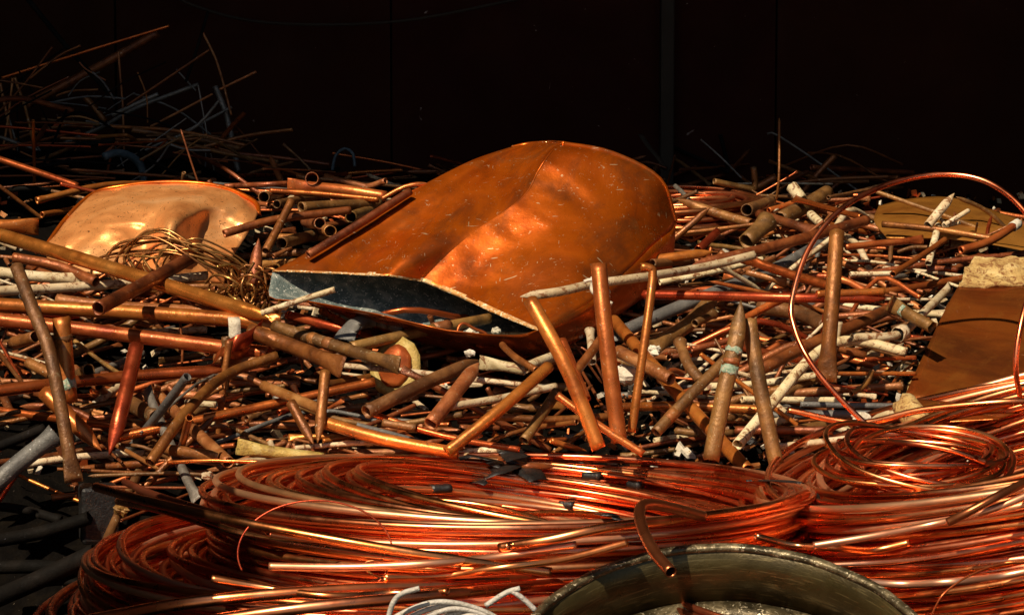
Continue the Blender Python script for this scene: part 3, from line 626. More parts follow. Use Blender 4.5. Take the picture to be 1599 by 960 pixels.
# big dented tank: rows run from the torn mouth (front left) to the closed end (back right)
tk = [
 # left edge, upper flat, valley, crest, right slope, lower right, right edge
 [(422, 425, 3.50), (475, 427, 3.46), (545, 431, 3.42), (605, 434, 3.38), (656, 442, 3.33), (715, 466, 3.28), (775, 494, 3.22), (836, 517, 3.17)],
 [(465, 403, 3.55), (515, 401, 3.53), (575, 399, 3.52), (635, 402, 3.48), (692, 410, 3.40), (755, 431, 3.35), (822, 462, 3.28), (870, 500, 3.25)],
 [(520, 370, 3.63), (570, 364, 3.62), (630, 357, 3.62), (686, 358, 3.58), (742, 367, 3.48), (806, 388, 3.44), (870, 420, 3.38), (912, 478, 3.36)],
 [(590, 327, 3.74), (638, 321, 3.73), (690, 316, 3.73), (742, 318, 3.68), (790, 328, 3.60), (856, 347, 3.56), (920, 380, 3.50), (952, 445, 3.49)],
 [(665, 287, 3.86), (705, 281, 3.85), (750, 276, 3.85), (793, 279, 3.80), (824, 288, 3.74), (893, 306, 3.68), (960, 342, 3.62), (988, 414, 3.63)],
 [(735, 252, 3.98), (765, 246, 3.98), (797, 243, 3.97), (824, 246, 3.92), (848, 252, 3.86), (920, 270, 3.80), (990, 308, 3.74), (1018, 385, 3.76)],
 [(790, 233, 4.08), (810, 229, 4.08), (832, 226, 4.07), (850, 226, 4.03), (870, 229, 3.98), (942, 246, 3.91), (1016, 288, 3.85), (1044, 362, 3.87)],
 [(800, 231, 4.13), (822, 226, 4.13), (845, 224, 4.12), (862, 223, 4.08), (884, 225, 4.04), (955, 239, 3.97), (1030, 280, 3.91), (1055, 346, 3.93)]]
fold = [(656, 442), (690, 406), (737, 365), (790, 330), (823, 301), (842, 266), (863, 236), (880, 224.5)]
DEPTH = [[3.412, 3.388, 3.389, 3.363, 3.395, 3.368, 3.311, 3.221], [3.436, 3.422, 3.442, 3.39, 3.419, 3.392, 3.335, 3.257], [3.474, 3.467, 3.49, 3.452, 3.446, 3.424, 3.368, 3.322],
         [3.527, 3.523, 3.542, 3.521, 3.473, 3.454, 3.426, 3.388], [3.584, 3.581, 3.601, 3.58, 3.496, 3.491, 3.479, 3.45], [3.642, 3.638, 3.655, 3.633, 3.521, 3.523, 3.522, 3.511],
         [3.69, 3.679, 3.692, 3.68, 3.544, 3.55, 3.559, 3.569], [3.714, 3.704, 3.714, 3.702, 3.583, 3.584, 3.59, 3.6]]
tk2 = []
for r_, fd, dp_ in zip(tk, fold, DEPTH):
    r_ = [[q[0], q[1], y_] for q, y_ in zip(r_, dp_)]
    r_[4][0], r_[4][1] = fd
    lerp_ = lambda a_, b_, t_: [a_[i] + (b_[i] - a_[i]) * t_ for i in range(3)]
    n_ = r_[:4] + [lerp_(r_[3], r_[4], .9), r_[4], lerp_(r_[4], r_[5], .07)] + r_[5:]
    tk2.append(n_)
rowsT = [[U(*q) for q in r] for r in tk2]
troot = empty('copper_tank', U(740, 520, 3.45) - Vector((0, 0, .02))); tag(troot, 'large dented orange copper tank lying on its side with a torn open mouth', 'tank'); TO = troot.location
G = patch(rowsT, 10, 14)
nR = len(G)
grid_mesh('tank_shell', G, M['tank'], troot, .0022, .003, 7, TO, ridge=.005, mats=[M['tank'], M['tank_edge']], fm=lambda j, i: 1 if j < 1.2 + 1.6 * mn.noise(Vector((i * .23, 1, 7))) + i / 70 else 0, jagrow=True)
# underside: from right edge, under and back to the left edge
def under(row, drop):
    a, b = row[-1], row[0]
    pts = [a, a + (b - a) * .04 + Vector((.0, .03, -.02 * drop)), a + (b - a) * .2 + Vector((0, .04, -.045 * drop)), a + (b - a) * .5 + Vector((0, .03, -.075 * drop)), a + (b - a) * .8 + Vector((0, .015, -.05 * drop)), a + (b - a) * .96 + Vector((0, .005, -.018 * drop)), b]
    return pts
# front lip of the underside follows the pale strip seen inside the mouth
lip = [rowsT[0][-1], U(800, 522, 3.20), U(740, 519, 3.17), U(680, 511, 3.17), U(610, 494, 3.20), U(540, 480, 3.25), U(480, 470, 3.31), U(418, 464, 3.36), rowsT[0][0]]
ur = [lip]
for k, r in enumerate(rowsT[1:]):
    a, b = r[-1], r[0]; n = len(lip); dz = [0, .06, .085, .10, .105, .10, .08, .05, 0]
    fr = [0, .03, .15, .32, .5, .68, .85, .97, 1]
    ur.append([a.lerp(b, fr[i]) + Vector((0, .02 * math.sin(fr[i] * 3.1), -dz[i] * (.9 + .14 * k))) for i in range(n)])
GU = patch(ur, 4, 5)
ou = grid_mesh('tank_underside', GU, M['tank'], troot, .002, .003, 9, TO, mats=[M['tank'], M['tank_inside']], jagrow=True); ou.modifiers[0].material_offset = 1
# closed end
last, lastu = rowsT[-1], ur[-1]
ring_ = cr_row(last, 4) + cr_row(lastu, 4)[1:-1]
cen = sum(ring_, Vector((0, 0, 0))) / len(ring_) + Vector((.03, .05, 0))
vv = []; ff = []; n = len(ring_)
for k in range(5):
    t_ = k / 5
    for q in ring_: vv.append(q.lerp(cen, t_) + Vector((.05, .06, 0)) * math.sin(t_ * math.pi / 2) * .6)
vv.append(cen + Vector((.03, .036, 0)))
for k in range(4):
    for i in range(n): ff.append((k * n + i, k * n + (i + 1) % n, (k + 1) * n + (i + 1) % n, (k + 1) * n + i))
for i in range(n): ff.append((4 * n + i, 4 * n + (i + 1) % n, 5 * n))
o = mesh_obj('tank_end', vv, ff, M['tank'], troot, TO); o.location = (0, 0, 0)
v, f = tube_data(cr_row(rowsT[-1], 5), .0045, hollow=False, seg=8)
o = mesh_obj('rim_seam', v, f, M['tank'], troot, TO); o.location = (0, 0, 0)
ANCH.append((830, 350, 'the big dented tank'))

# cord knotted round the upright and the cream pipe
kr = empty('knotted_cord', U(935, 450, 3.08)); tag(kr, 'cream rag cord knotted round the cream pipe in front of the tank corner', 'cord'); KO = kr.location
for k in range(5):
    c = U(928 + k * 4, 446 + (k % 2) * 2, 3.10); ax = Vector((1, .2, .2 + .25 * math.sin(k * 2))).normalized()
    a = ax.cross(Vector((0, 0, 1))).normalized(); b = ax.cross(a); rr_ = .0115 + .001 * (k % 2)
    v, f = loop_data(lambda t, c=c, a=a, b=b, rr_=rr_, k=k: c + (a * math.cos(t * 6.283) + b * math.sin(t * 6.283)) * rr_ + ax * .002 * math.sin(t * 12.6 + k), 20, .0042, 8, ax)
    o = mesh_obj('cord_loop', v, f, M['white'], kr, KO); o.location = (0, 0, 0)
for e in [[(940, 452), (950, 462), (948, 470), (956, 474)], [(940, 454), (946, 466), (952, 480)], [(935, 440), (922, 437), (912, 440)]]:
    v, f = tube_data(catmull([U(a, b, 3.06) for a, b in e], 9), .003, hollow=False, seg=8)
    o = mesh_obj('cord_end', v, f, M['white'], kr, KO); o.location = (0, 0, 0)

# golden crumpled dome at left
dm = [
 [(150, 300, 4.10), (200, 290, 4.12), (255, 286, 4.13), (310, 288, 4.12), (355, 297, 4.08), (394, 314, 4.02)],
 [(135, 312, 4.02), (195, 299, 4.02), (255, 294, 4.02), (312, 296, 4.02), (362, 304, 3.99), (402, 330, 3.96)],
 [(108, 340, 3.92), (180, 322, 3.86), (250, 314, 3.87), (286, 318, 3.79), (350, 322, 3.88), (398, 345, 3.88)],
 [(88, 366, 3.85), (160, 354, 3.76), (240, 345, 3.77), (268, 348, 3.60), (315, 350, 3.79), (382, 372, 3.82)],
 [(72, 386, 3.80), (150, 386, 3.68), (230, 384, 3.70), (262, 388, 3.56), (305, 392, 3.72), (362, 404, 3.74)],
 [(76, 412, 3.76), (150, 430, 3.62), (220, 436, 3.62), (262, 440, 3.58), (310, 440, 3.63), (350, 442, 3.68)]]
droot = empty('crumpled_tank_end', U(240, 440, 3.8)); tag(droot, 'golden crumpled copper tank end bulging from the heap at left', 'tank end'); DO = droot.location
grid_mesh('dome_shell', patch([[U(q[0], q[1], 3.72 + .62 * (q[2] - 3.72)) for q in r] for r in dm], 14, 12), M['dome'], droot, .002, .012, 10, DO, ridge=.022)
v, f = tube_data(catmull([U(q[0], q[1], 3.72 + .62 * (q[2] - 3.72)) for q in [(70, 388, 3.8), (105, 340, 3.93), (148, 302, 4.08), (200, 290, 4.10), (255, 285, 4.11), (315, 287, 4.1), (358, 296, 4.06), (398, 316, 4.0), (404, 335, 3.95)]], 50), .005, hollow=False, seg=8)
o = mesh_obj('dome_rim', v, f, M['tank'], droot, DO); o.location = (0, 0, 0)
ANCH.append((240, 350, 'the golden crumpled dome'))

# brown slab with foam at right
def slab(corners, Ys, th, name, m, parent, O, nx=10, ny=10, warp=.004, back=Vector((.03, .2, -.02))):
    c = [U(x, y, d) for (x, y), d in zip(corners, Ys)]     # tl tr br bl
    g = []
    for j in range(ny + 1):
        r_ = []
        for i in range(nx + 1):
            u, v_ = i / nx, j / ny
            p = c[0] * (1 - u) * (1 - v_) + c[1] * u * (1 - v_) + c[2] * u * v_ + c[3] * (1 - u) * v_
            p = p + Vector((0, 1, 0)) * warp * (math.sin(u * 5 + v_ * 3) + mn.noise(p * 7))
            r_.append(p)
        g.append(r_)
    return grid_mesh(name, g, m, parent, th, 0, 8, O)
sroot = empty('insulated_panel', U(1500, 620, 3.05)); tag(sroot, 'brown copper faced panel with yellow foam along its top, at the right edge', 'panel'); SO = sroot.location
slab([(1496, 447), (1680, 440), (1680, 640), (1412, 620)], [3.40, 3.40, 3.10, 3.10], .0018, 'copper_face', M['sheet'], sroot, SO, 20, 20, .010)
n_ = (U(1680, 640, 3.1) - U(1412, 620, 3.1)).cross(U(1496, 447, 3.4) - U(1412, 620, 3.1)).normalized()
if n_.y < 0: n_ = -n_
def chunk(name, pts2, th, m, parent, O, rows=14, amp=.006):
    c = [U(*p) for p in pts2]; g = []
    for j in range(rows + 1):
        g.append([c[0] * (1 - i / 24) * (1 - j / rows) + c[1] * (i / 24) * (1 - j / rows) + c[2] * (i / 24) * (j / rows) + c[3] * (1 - i / 24) * (j / rows) for i in range(25)])
    verts = []; nr, nc = rows + 1, 25
    for side in (0, 1):
        for r_ in g:
            for p in r_:
                verts.append(p + n_ * (th * side) + Vector((mn.noise(p * 45), mn.noise(p * 45 + Vector((5, 5, 5))), mn.noise(p * 45 + Vector((9, 2, 1))))) * amp)
    f = []; N = nr * nc
    for j in range(nr - 1):
        for i in range(nc - 1):
            a = j * nc + i; q = (a, a + 1, a + nc + 1, a + nc); f.append(q); f.append(tuple(N + k for k in q[::-1]))
    def side_(idx):
        for a, b in zip(idx, idx[1:]): f.append((a, b, N + b, N + a))
    side_([i for i in range(nc)]); side_([(nr - 1) * nc + i for i in range(nc)]); side_([j * nc for j in range(nr)]); side_([j * nc + nc - 1 for j in range(nr)])
    o = mesh_obj(name, verts, f, m, parent, O); o.location = (0, 0, 0); return o
chunk('foam_layer', [(1520, 401, 3.50), (1690, 404, 3.50), (1690, 644, 3.115), (1409, 624, 3.115)], .022, M['foam'], sroot, SO, 40, .005)
chunk('foam_crust', [(1521, 400, 3.485), (1690, 403, 3.485), (1690, 440, 3.396), (1496, 449, 3.396)], .006, M['foam'], sroot, SO, 12, .007)
tag(tube_obj('foam_lump', *tube_data(catmull([U(1412, 632, 2.95), U(1425, 648, 2.93), U(1436, 662, 2.92)], 6), .02, seg=12, hollow=False, jag=.3), M['foam']), 'lump of yellow foam below the left corner of the brown panel', 'foam lump')
slab([(1418, 622), (1600, 640), (1560, 655), (1440, 660)], [2.99, 2.95, 2.86, 2.9], .0018, 'folded_flap', M['sheet'], sroot, SO)
ANCH.append((1500, 540, 'the brown panel'))
# ochre sheet behind
bs = [[(1372, 322, 4.08), (1420, 311, 4.10), (1485, 309, 4.12), (1560, 332, 4.08), (1680, 372, 4.04)], [(1365, 345, 3.98), (1430, 338, 3.96), (1490, 335, 3.98), (1560, 352, 3.94), (1680, 390, 3.92)], [(1385, 372, 3.84), (1430, 372, 3.82), (1490, 374, 3.84), (1560, 384, 3.84), (1680, 410, 3.84)]]
og = grid_mesh('copper_sheet', patch([[U(*q) for q in r] for r in bs], 8, 8), M['backsheet'], None, .002, .008, 8, U(1480, 366, 3.84))
og.location = U(1480, 366, 3.84); tag(og, 'ochre curved copper sheet lying at the back right of the heap', 'sheet')
ANCH.append((1480, 335, 'the ochre sheet'))

# yellow and orange scaly disc
yr = empty('scaly_disc', U(622, 575, 3.2)); tag(yr, 'crumpled yellow rimmed orange disc under the pale banded pipe', 'disc'); YO = yr.location
cY, ax = P(618, 572, .03), Vector((-.25, -.9, .35)).normalized(); a = ax.cross(Vector((0, 0, 1))).normalized(); b = a.cross(ax)
def disc(name, rx, rz, dome, m, off, r0=0.0):
    v = []; f = []; nn = 30; kk = 6
    for k in range(kk + 1):
        for i in range(nn):
            t_ = i / nn * 6.283; q = r0 + (1 - r0) * k / kk; p = cY + (a * math.cos(t_) * rx + b * math.sin(t_) * rz) * q + ax * (dome * (1 - q * q) + off)
            v.append(p + Vector((mn.noise(p * 60), mn.noise(p * 70), mn.noise(p * 80))) * .003)
    for k in range(kk):
        for i in range(nn): f.append((k * nn + i, k * nn + (i + 1) % nn, (k + 1) * nn + (i + 1) % nn, (k + 1) * nn + i))
    o = mesh_obj(name, v, f, m, yr, YO); o.location = (0, 0, 0); s = o.modifiers.new('s', 'SOLIDIFY'); s.thickness = .003
disc('disc_rim', .042, .050, .004, M['yellow'], 0, .0); disc('disc_centre', .028, .036, .012, M['copper'], .004)

# tangle of brown wire in front of the dome
wr = empty('wire_tangle', U(330, 470, 3.5)); tag(wr, 'loose tangle of brown wire loops in front of the golden dome', 'wire bundle'); WO = wr.location
rw = random.Random(4)
for k in range(17):
    x0, y0 = 136 + rw.uniform(0, 130), 405 + rw.uniform(-8, 22); dp = rw.uniform(-.04, .03)
    x1 = 345 + rw.uniform(0, 75); y1 = 455 + rw.uniform(-15, 30); top = 360 + rw.uniform(0, 28)
    xm = (x0 + x1) / 2 + rw.uniform(-30, 20)
    pts = [(x0 + 12, y0 + 22), (x0, y0), (x0 + 22, top + 14), (xm - 20, top + rw.uniform(-4, 8)), (xm + 40, (top + y1) / 2 - 16), (x1, y1 - 26), (x1 + 6, y1), (x1 - 20, y1 + 14)]
    v, f = tube_data(catmull([U(a_, b_, 3.52 + dp + .0004 * abs(a_ - 300)) for a_, b_ in pts], 42), rw.uniform(.0016, .0028), hollow=False, seg=8)
    o = mesh_obj('wire', v, f, M['wire'], wr, WO); o.location = (0, 0, 0)
for k in range(26):
    cx, cy = 385 + rw.uniform(-38, 30), 450 + rw.uniform(-22, 26); rad = rw.uniform(14, 36); ph = rw.uniform(0, 6.28); asp = rw.uniform(.4, 1.2); tl = rw.uniform(-.6, .6)
    pts = [(cx + rad * math.cos(ph + q) , cy + rad * asp * math.sin(ph + q) + tl * rad * math.cos(ph + q)) for q in (0, .9, 1.8, 2.7, 3.6, 4.5)]
    v, f = tube_data(catmull([U(a_, b_, 3.47 + .04 * math.sin(k + i)) for i, (a_, b_) in enumerate(pts)], 22), rw.uniform(.0015, .0028), hollow=False, seg=8)
    o = mesh_obj('wire', v, f, M['wire'], wr, WO); o.location = (0, 0, 0)
ANCH.append((300, 400, 'the wire tangle'))

# copper and white strip hanging over the level pipe
st = empty('torn_strip', U(366, 540, 3.1)); tag(st, 'torn white and red copper foil strip hanging over the level orange pipe', 'strip'); XO = st.location
def ribbon(name, pts, wd, m, parent, O, side=Vector((1, 0, 0)), th=.0008):
    c = catmull(pts, 14); g = [[p - side * wd / 2 * (1 + .15 * mn.noise(p * 50)), p, p + side * wd / 2] for p in c]
    return grid_mesh(name, g, m, parent, th, 0, 8, O)
yy = P(366, 520, .09).y - .012
ribbon('white_strip', [U(365, 495, yy + .03), U(366, 500, yy), U(367, 520, yy - .003), U(366, 535, yy)], .019, M['white'], st, XO)
ribbon('foil_strip', [U(350, 545, yy - .01), U(368, 536, yy - .02), U(392, 526, yy), U(408, 512, yy + .03)], .03, M['red'], st, XO, Vector((.2, 0, .9)))
ribbon('foil_strip', [U(335, 560, yy), U(350, 548, yy - .02), U(372, 552, yy - .01), U(388, 548, yy + .02)], .022, M['red'], st, XO, Vector((.3, .3, .8)))

# red insulated loop with a cream lump inside
c = P(738, 523, .07)
a, b = Vector((.9, .1, -.42)).normalized(), Vector((.25, .3, .75)).normalized()
v, f = loop_data(lambda t: c + a * math.cos(t * 6.283) * .026 + b * math.sin(t * 6.283) * .014 + b * .003 * math.sin(t * 19), 40, .0026, 8, Vector((0, -1, .1)))
tube_obj('red_wire_loop', v, f, M['red'], 'small dark red wire loop just under the tank corner', 'wire loop')
for (x, y, s, mm, lb) in [(738, 521, 11, 'white', 'white plaster lump inside the small red wire loop'), (733, 552, 8, 'white', 'crumbly white plaster lump left of the white flaking stub'),
                          (775, 516, 7, 'white', 'crumpled white foil piece beneath the tank corner'), (975, 585, 21, 'white', 'large white plaster fragment behind the thick upright pipe'),
                          (324, 742, 9, 'cream', 'small round cream knob at the left end of the upper coil'), (1020, 548, 12, 'white', 'frayed white wad beside the slim hooked upright'),
                          (1345, 655, 15, 'white', 'frayed white scrap where the big loop meets the right coil'), (190, 795, 13, 'olive', 'small brown lump behind the left coil loops'),
                          (635, 300, 1, 'olive', '')]:
    if not lb: continue
    c = P(x, y, .06); r_ = s * c.y / F; v = []; f = []
    sd = x
    nn, kk = 12, 8
    for k in range(kk + 1):
        for i in range(nn):
            th, ph = k / kk * math.pi, i / nn * 6.283
            d = Vector((math.sin(th) * math.cos(ph), math.sin(th) * math.sin(ph), math.cos(th) * .75))
            v.append(c + d * r_ * (1 + .55 * mn.noise(d * 1.7 + Vector((sd, 0, 0))) + .25 * mn.noise(d * 5 + Vector((sd, 0, 0)))))
    for k in range(kk):
        for i in range(nn): f.append((k * nn + i, (k + 1) * nn + i, (k + 1) * nn + (i + 1) % nn, k * nn + (i + 1) % nn))
    o = tube_obj('rubble_lump', v, f, M[mm], lb, 'lump'); 
    o.data.polygons.foreach_set('use_smooth', [False] * len(f))

# blue ring in the dark pile, teal strip at the back, black block lower left
cb = U(185, 275, 4.35)
v, f = tube_data(catmull([cb + Vector((math.cos(q) * .045, .05 * math.cos(q), math.sin(q) * .05)) for q in [x_ * .42 - 1.2 for x_ in range(9)]], 30), .009, hollow=False, seg=8)
tube_obj('plastic_collar', v, f, M['blue'], 'faded blue curved collar behind the golden dome in shade', 'collar')
o = ribbon('teal_strip', [U(1000, 210, 4.7), U(1010, 225, 4.68), U(1022, 240, 4.66), U(1036, 258, 4.64)], .012, M['post'], None, U(1036, 258, 4.64)); o.location = U(1036, 258, 4.64)
tag(o, 'dim teal strip standing behind the right shoulder of the tank', 'strip')
bb = P(150, 815, .0)
o = box('black_battery', bb + Vector((0, .02, .01)), (.055, .05, .085), M['tape'], None, .006, .3); tag(o, 'small black block left of the lower copper coil', 'block')

# ------------------------------------------------------------------ coils
def coil(label, centre, rot, turns, r, m='coil', seg=8, n=110, wob=(.004, .003), ell=1.0, seed=0, group=None, ctr=.003, name='copper_coil', pale=()):
    """turns: list of (radius, local z); each turn is a part"""
    rg = random.Random(seed); root = empty(name, centre, rot); tag(root, label, 'copper coil', group)
    for ti, tn in enumerate(turns):
        ra, z = tn[0], tn[1]; sx, stx = (tn[2], tn[3]) if len(tn) > 2 else (0, 0)
        ph = [rg.uniform(0, 6.28) for _ in range(6)]; am = [rg.uniform(.3, 1) for _ in range(6)]
        cx, cy = rg.gauss(0, ctr) + sx, rg.gauss(0, ctr); tx, ty = rg.gauss(0, wob[1] * 2), rg.gauss(0, wob[1] * 2)
        def fn(t):
            q = t * 6.28318
            rr_ = ra + wob[0] * (am[0] * math.sin(2 * q + ph[0]) + .5 * am[1] * math.sin(3 * q + ph[1]) + .25 * am[2] * math.sin(7 * q + ph[2]))
            zz = z + wob[1] * (am[3] * math.sin(2 * q + ph[3]) + .5 * am[4] * math.sin(3 * q + ph[4])) + ((tx + stx) * math.cos(q) + ty * math.sin(q))
            return Vector((cx + rr_ * math.cos(q), cy + rr_ * math.sin(q) * ell, zz))
        v, f = loop_data(fn, n, r * rg.uniform(.93, 1.04), seg)
        mesh_obj('turn', v, f, M['coil_sheen' if ti in pale else m], root)  # turns listed in pale carry the painted sheen
    bpy.context.view_layer.update()
    return root
def coil_tree(root):
    if root.name not in TREES:
        vs = []; fs = []
        for ch in root.children:
            if not ch.name.startswith('turn'): continue
            b_ = len(vs); vs += [v_.co.copy() for v_ in ch.data.vertices]; fs += [[b_ + q for q in p_.vertices] for p_ in ch.data.polygons]
        TREES[root.name] = BVHTree.FromPolygons(vs, fs)
    return TREES[root.name]
TREES = {}
def hit(root, x, y, z=0):
    Mi = root.matrix_world.inverted(); o_ = Mi @ Vector((0, 0, CZ)); d_ = (Mi.to_3x3() @ ray(x, y)).normalized()
    h = coil_tree(root).ray_cast(o_, d_)
    return (h[0] if h[0] is not None else o_ + d_ * ((z - o_.z) / d_.z)), d_
def sleeve(root, x, y, z, dr, ln, hz=.0058):
    """black tape wrapped round a few turns where the photo point meets the coil"""
    p, _ = hit(root, x, y); rr_ = math.hypot(p.x, p.y); th = math.atan2(p.y, p.x); z = p.z - .0045
    v = []; f = []; k = 10; m_ = 7
    for i in range(m_):
        q = th + (i / (m_ - 1) - .5) * ln / rr_; er = Vector((math.cos(q), math.sin(q), 0))
        sk = (i / (m_ - 1) - .5) * .004
        for j in range(k):
            a_ = j / k * 6.283; cx_ = math.copysign(abs(math.cos(a_)) ** .5, math.cos(a_)); sx_ = math.copysign(abs(math.sin(a_)) ** .5, math.sin(a_))
            v.append(er * (rr_ + sk + cx_ * dr) + Vector((0, 0, z + sx_ * hz + .0006 * mn.noise(Vector((i, j, x))))))
    for i in range(m_ - 1):
        for j in range(k): f.append((i * k + j, i * k + (j + 1) % k, (i + 1) * k + (j + 1) % k, (i + 1) * k + j))
    f.append(tuple(range(k))[::-1]); f.append(tuple((m_ - 1) * k + j for j in range(k)))
    return mesh_obj('tape_wrap', v, f, M['tape'], root)
RT = .0047
# upper left coil
T1 = []
rg0 = random.Random(6)
for i in range(20): T1.append((.393 - i * .0078, .0012 * (i % 2) - .0014 * i, .0030 * i, -.0024 * i))
for k in range(1, 11):
    z = -k * .0095
    for i in range(3): T1.append((.394 - i * .0098 - .004 * (k % 2) - .002 * k + rg0.uniform(-.004, .004), z))
    for i in range(2 if k < 5 else 1): T1.append((.245 + i * .0125 - .004 * k, z - .02, .05, -.03))
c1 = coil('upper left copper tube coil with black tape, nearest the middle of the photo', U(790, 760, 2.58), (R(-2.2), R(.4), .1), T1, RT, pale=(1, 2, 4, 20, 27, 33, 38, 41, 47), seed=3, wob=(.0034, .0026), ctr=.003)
for (x, y, z, dr, ln) in [(685, 757, -.03, .014, .03), (960, 727, .0, .010, .026), (925, 738, .0, .010, .028), (992, 752, -.012, .010, .022), (885, 783, 0, .008, .022)]:
    sleeve(c1, x, y, z, dr, ln)
# right edge strap
for k in range(9): pass
Mi = c1.matrix_world
def ribbon_on(root, pts, wd, z=.008):
    L_ = []
    for (a0, a1) in zip(pts, pts[1:]):
        for q in range(5):
            t_ = q / 5; p_, d_ = hit(root, a0[0] + (a1[0] - a0[0]) * t_, a0[1] + (a1[1] - a0[1]) * t_); L_.append(p_ + Vector((0, 0, .0075)) - d_ * .003)
    L_ = [L_[0]] + [(a_ + b_ * 2 + c_) / 4 for a_, b_, c_ in zip(L_, L_[1:], L_[2:])] + [L_[-1]]
    c_ = catmull(L_, 40); v = []; f = []
    for i, p in enumerate(c_):
        t_ = (c_[min(i + 1, len(c_) - 1)] - c_[max(i - 1, 0)]).normalized(); s_ = t_.cross(Vector((0, 0, 1))).normalized()
        cr_ = .3 * mn.noise(p * 60)
        for q in (-1, -.33, .33, 1): v.append(p + s_ * q * wd / 2 * (1 + .2 * mn.noise(p * 90)) + Vector((0, 0, .002 * cr_ * q + (0 if abs(q) < .9 else -.002))))
    for i in range(len(c_) - 1):
        for j in range(3): f.append((i * 4 + j, i * 4 + j + 1, i * 4 + 5 + j, i * 4 + 4 + j))
    o = mesh_obj('tape_strip', v, f, M['tape'], root); s = o.modifiers.new('s', 'SOLIDIFY'); s.thickness = .0007; return o
ribbon_on(c1, [(790, 702, .0), (803, 716, .003), (818, 735, .004), (848, 762, -.002)], .040)
ribbon_on(c1, [(742, 762, -.006), (770, 745, .004), (800, 732, .006), (812, 712, .0)], .034)
ribbon_on(c1, [(716, 722, .0), (735, 717, .006), (768, 724, .004), (785, 738, .002)], .026)
ribbon_on(c1, [(928, 806, .001), (955, 812, .002), (975, 822, .0), (992, 830, -.006)], .020)
ribbon_on(c1, [(1165, 757, .001), (1205, 757, .002), (1240, 759, .001), (1256, 762, -.002)], .008)
# lower left coil
T2 = []
rg = random.Random(8)
for k in range(10):
    z = -k * .0092
    for i in range(13 if k == 0 else 4): T2.append((.388 - i * .0108 + rg.uniform(-.008, .008), z + rg.uniform(-.003, .003)))
for i in range(6): T2.append((.30 - i * .012, -.01 + rg.uniform(-.004, .004)))
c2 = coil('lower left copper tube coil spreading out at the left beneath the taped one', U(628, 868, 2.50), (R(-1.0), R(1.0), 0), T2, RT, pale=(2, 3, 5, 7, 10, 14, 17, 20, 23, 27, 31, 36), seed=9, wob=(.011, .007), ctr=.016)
sleeve(c2, 515, 899, 0, .006, .03); sleeve(c2, 930, 867, 0, .006, .022)
# bottom strands: an outer coil low in front
T3 = [(.50 + i * .011, -.004 * i + rg.uniform(-.002, .002)) for i in range(4)]
c3 = coil('outermost copper turns sweeping along the bottom of the photo', U(700, 905, 2.62), (R(-.5), R(-2.3), 0), T3, .0058, seed=19, wob=(.006, .003), ctr=.01)
# right coil
T4 = []
for i in range(12): T4.append((.40 - i * .0102, .001 * (i % 2)))
for k in range(1, 16):
    z = -k * .0094
    for i in range(4): T4.append((.402 - i * .0105 + rg.uniform(-.010, .010), z + rg.uniform(-.004, .004)))
    T4.append((.27 + rg.uniform(-.01, .01), z))
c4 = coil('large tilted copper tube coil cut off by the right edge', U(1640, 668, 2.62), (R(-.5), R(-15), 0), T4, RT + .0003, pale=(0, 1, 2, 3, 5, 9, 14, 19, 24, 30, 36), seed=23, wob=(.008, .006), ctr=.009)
sleeve(c4, 1540, 670, 0, .018, .026); sleeve(c4, 1262, 776, 0, .016, .010)
# small loose coil on the right coil
T5 = [(.108 + rg.uniform(-.014, .012), rg.uniform(-.006, .006)) for i in range(10)]
c5 = coil('small loose coil of thin copper tube lying on the large right coil', U(1440, 712, 2.50), (R(8), R(-3), .3), T5, .0036, seed=31, n=64, wob=(.006, .004), ctr=.014)
# lower right turns
T6 = [(.42 - (i % 7) * .013 + rg.uniform(-.01, .01), -.012 * (i // 7)) for i in range(24)]
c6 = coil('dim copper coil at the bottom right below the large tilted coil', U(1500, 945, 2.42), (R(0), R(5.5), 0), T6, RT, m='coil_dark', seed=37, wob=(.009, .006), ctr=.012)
T6b = [(.50 + i * .0112, -.003 * i) for i in range(7)]
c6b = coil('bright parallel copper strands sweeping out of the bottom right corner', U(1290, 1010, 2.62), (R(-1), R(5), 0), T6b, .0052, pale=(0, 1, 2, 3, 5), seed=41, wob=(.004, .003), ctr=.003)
# small coil behind the tank
T7 = [(.165 - (i % 6) * .012 + rg.uniform(-.006, .006), -.011 * (i // 6) + rg.uniform(-.003, .003)) for i in range(26)]
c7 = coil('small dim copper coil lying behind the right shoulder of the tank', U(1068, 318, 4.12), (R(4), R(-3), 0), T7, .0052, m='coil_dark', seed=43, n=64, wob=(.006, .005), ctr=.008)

# thin red wire ring standing on the coils
cR = U(492, 862, 2.15); a = Vector((1, 0, 0)); b = Vector((0, .35, .93)).normalized()
rR = 122 * 2.15 / F
pts = [cR + a * math.cos(q) * rR + b * math.sin(q) * rR * .68 for q in [R(200) - i * R(245) / 24 for i in range(25)]]
pts += [U(600, 905, 2.14), U(570, 918, 2.13)]
v, f = tube_data(catmull(pts, 80), .0011, hollow=False, seg=8)
tube_obj('thin_wire', v, f, M['red'], 'thin red wire ring standing over the left copper coils', 'wire')
rw = random.Random(14)
for k, (pts, lb) in enumerate([([(565, 888), (575, 876), (620, 873)], 'short dark wire curl below the thin red wire ring'), ([(562, 885), (590, 900), (620, 911)], 'dark wire sloping down right below the red wire ring'),
                               ([(470, 945), (520, 925), (600, 900)], 'dark wire crossing the lower left coil'), ([(500, 950), (560, 922), (640, 895)], 'lower dark wire crossing the lower left coil')]):
    v, f = tube_data(catmull([U(a_, b_, 2.13) for a_, b_ in pts], 18), .0009, hollow=False, seg=8)
    tube_obj('thin_wire', v, f, M['wire'], lb, 'wire')
def free(pts, r, m, lb, name='copper_tube', cat='copper tube', n=40, hollow=True):
    v, f = tube_data(catmull([U(*p) for p in pts], n), r, seg=14, hollow=hollow); return tube_obj(name, v, f, M[m], lb, cat)
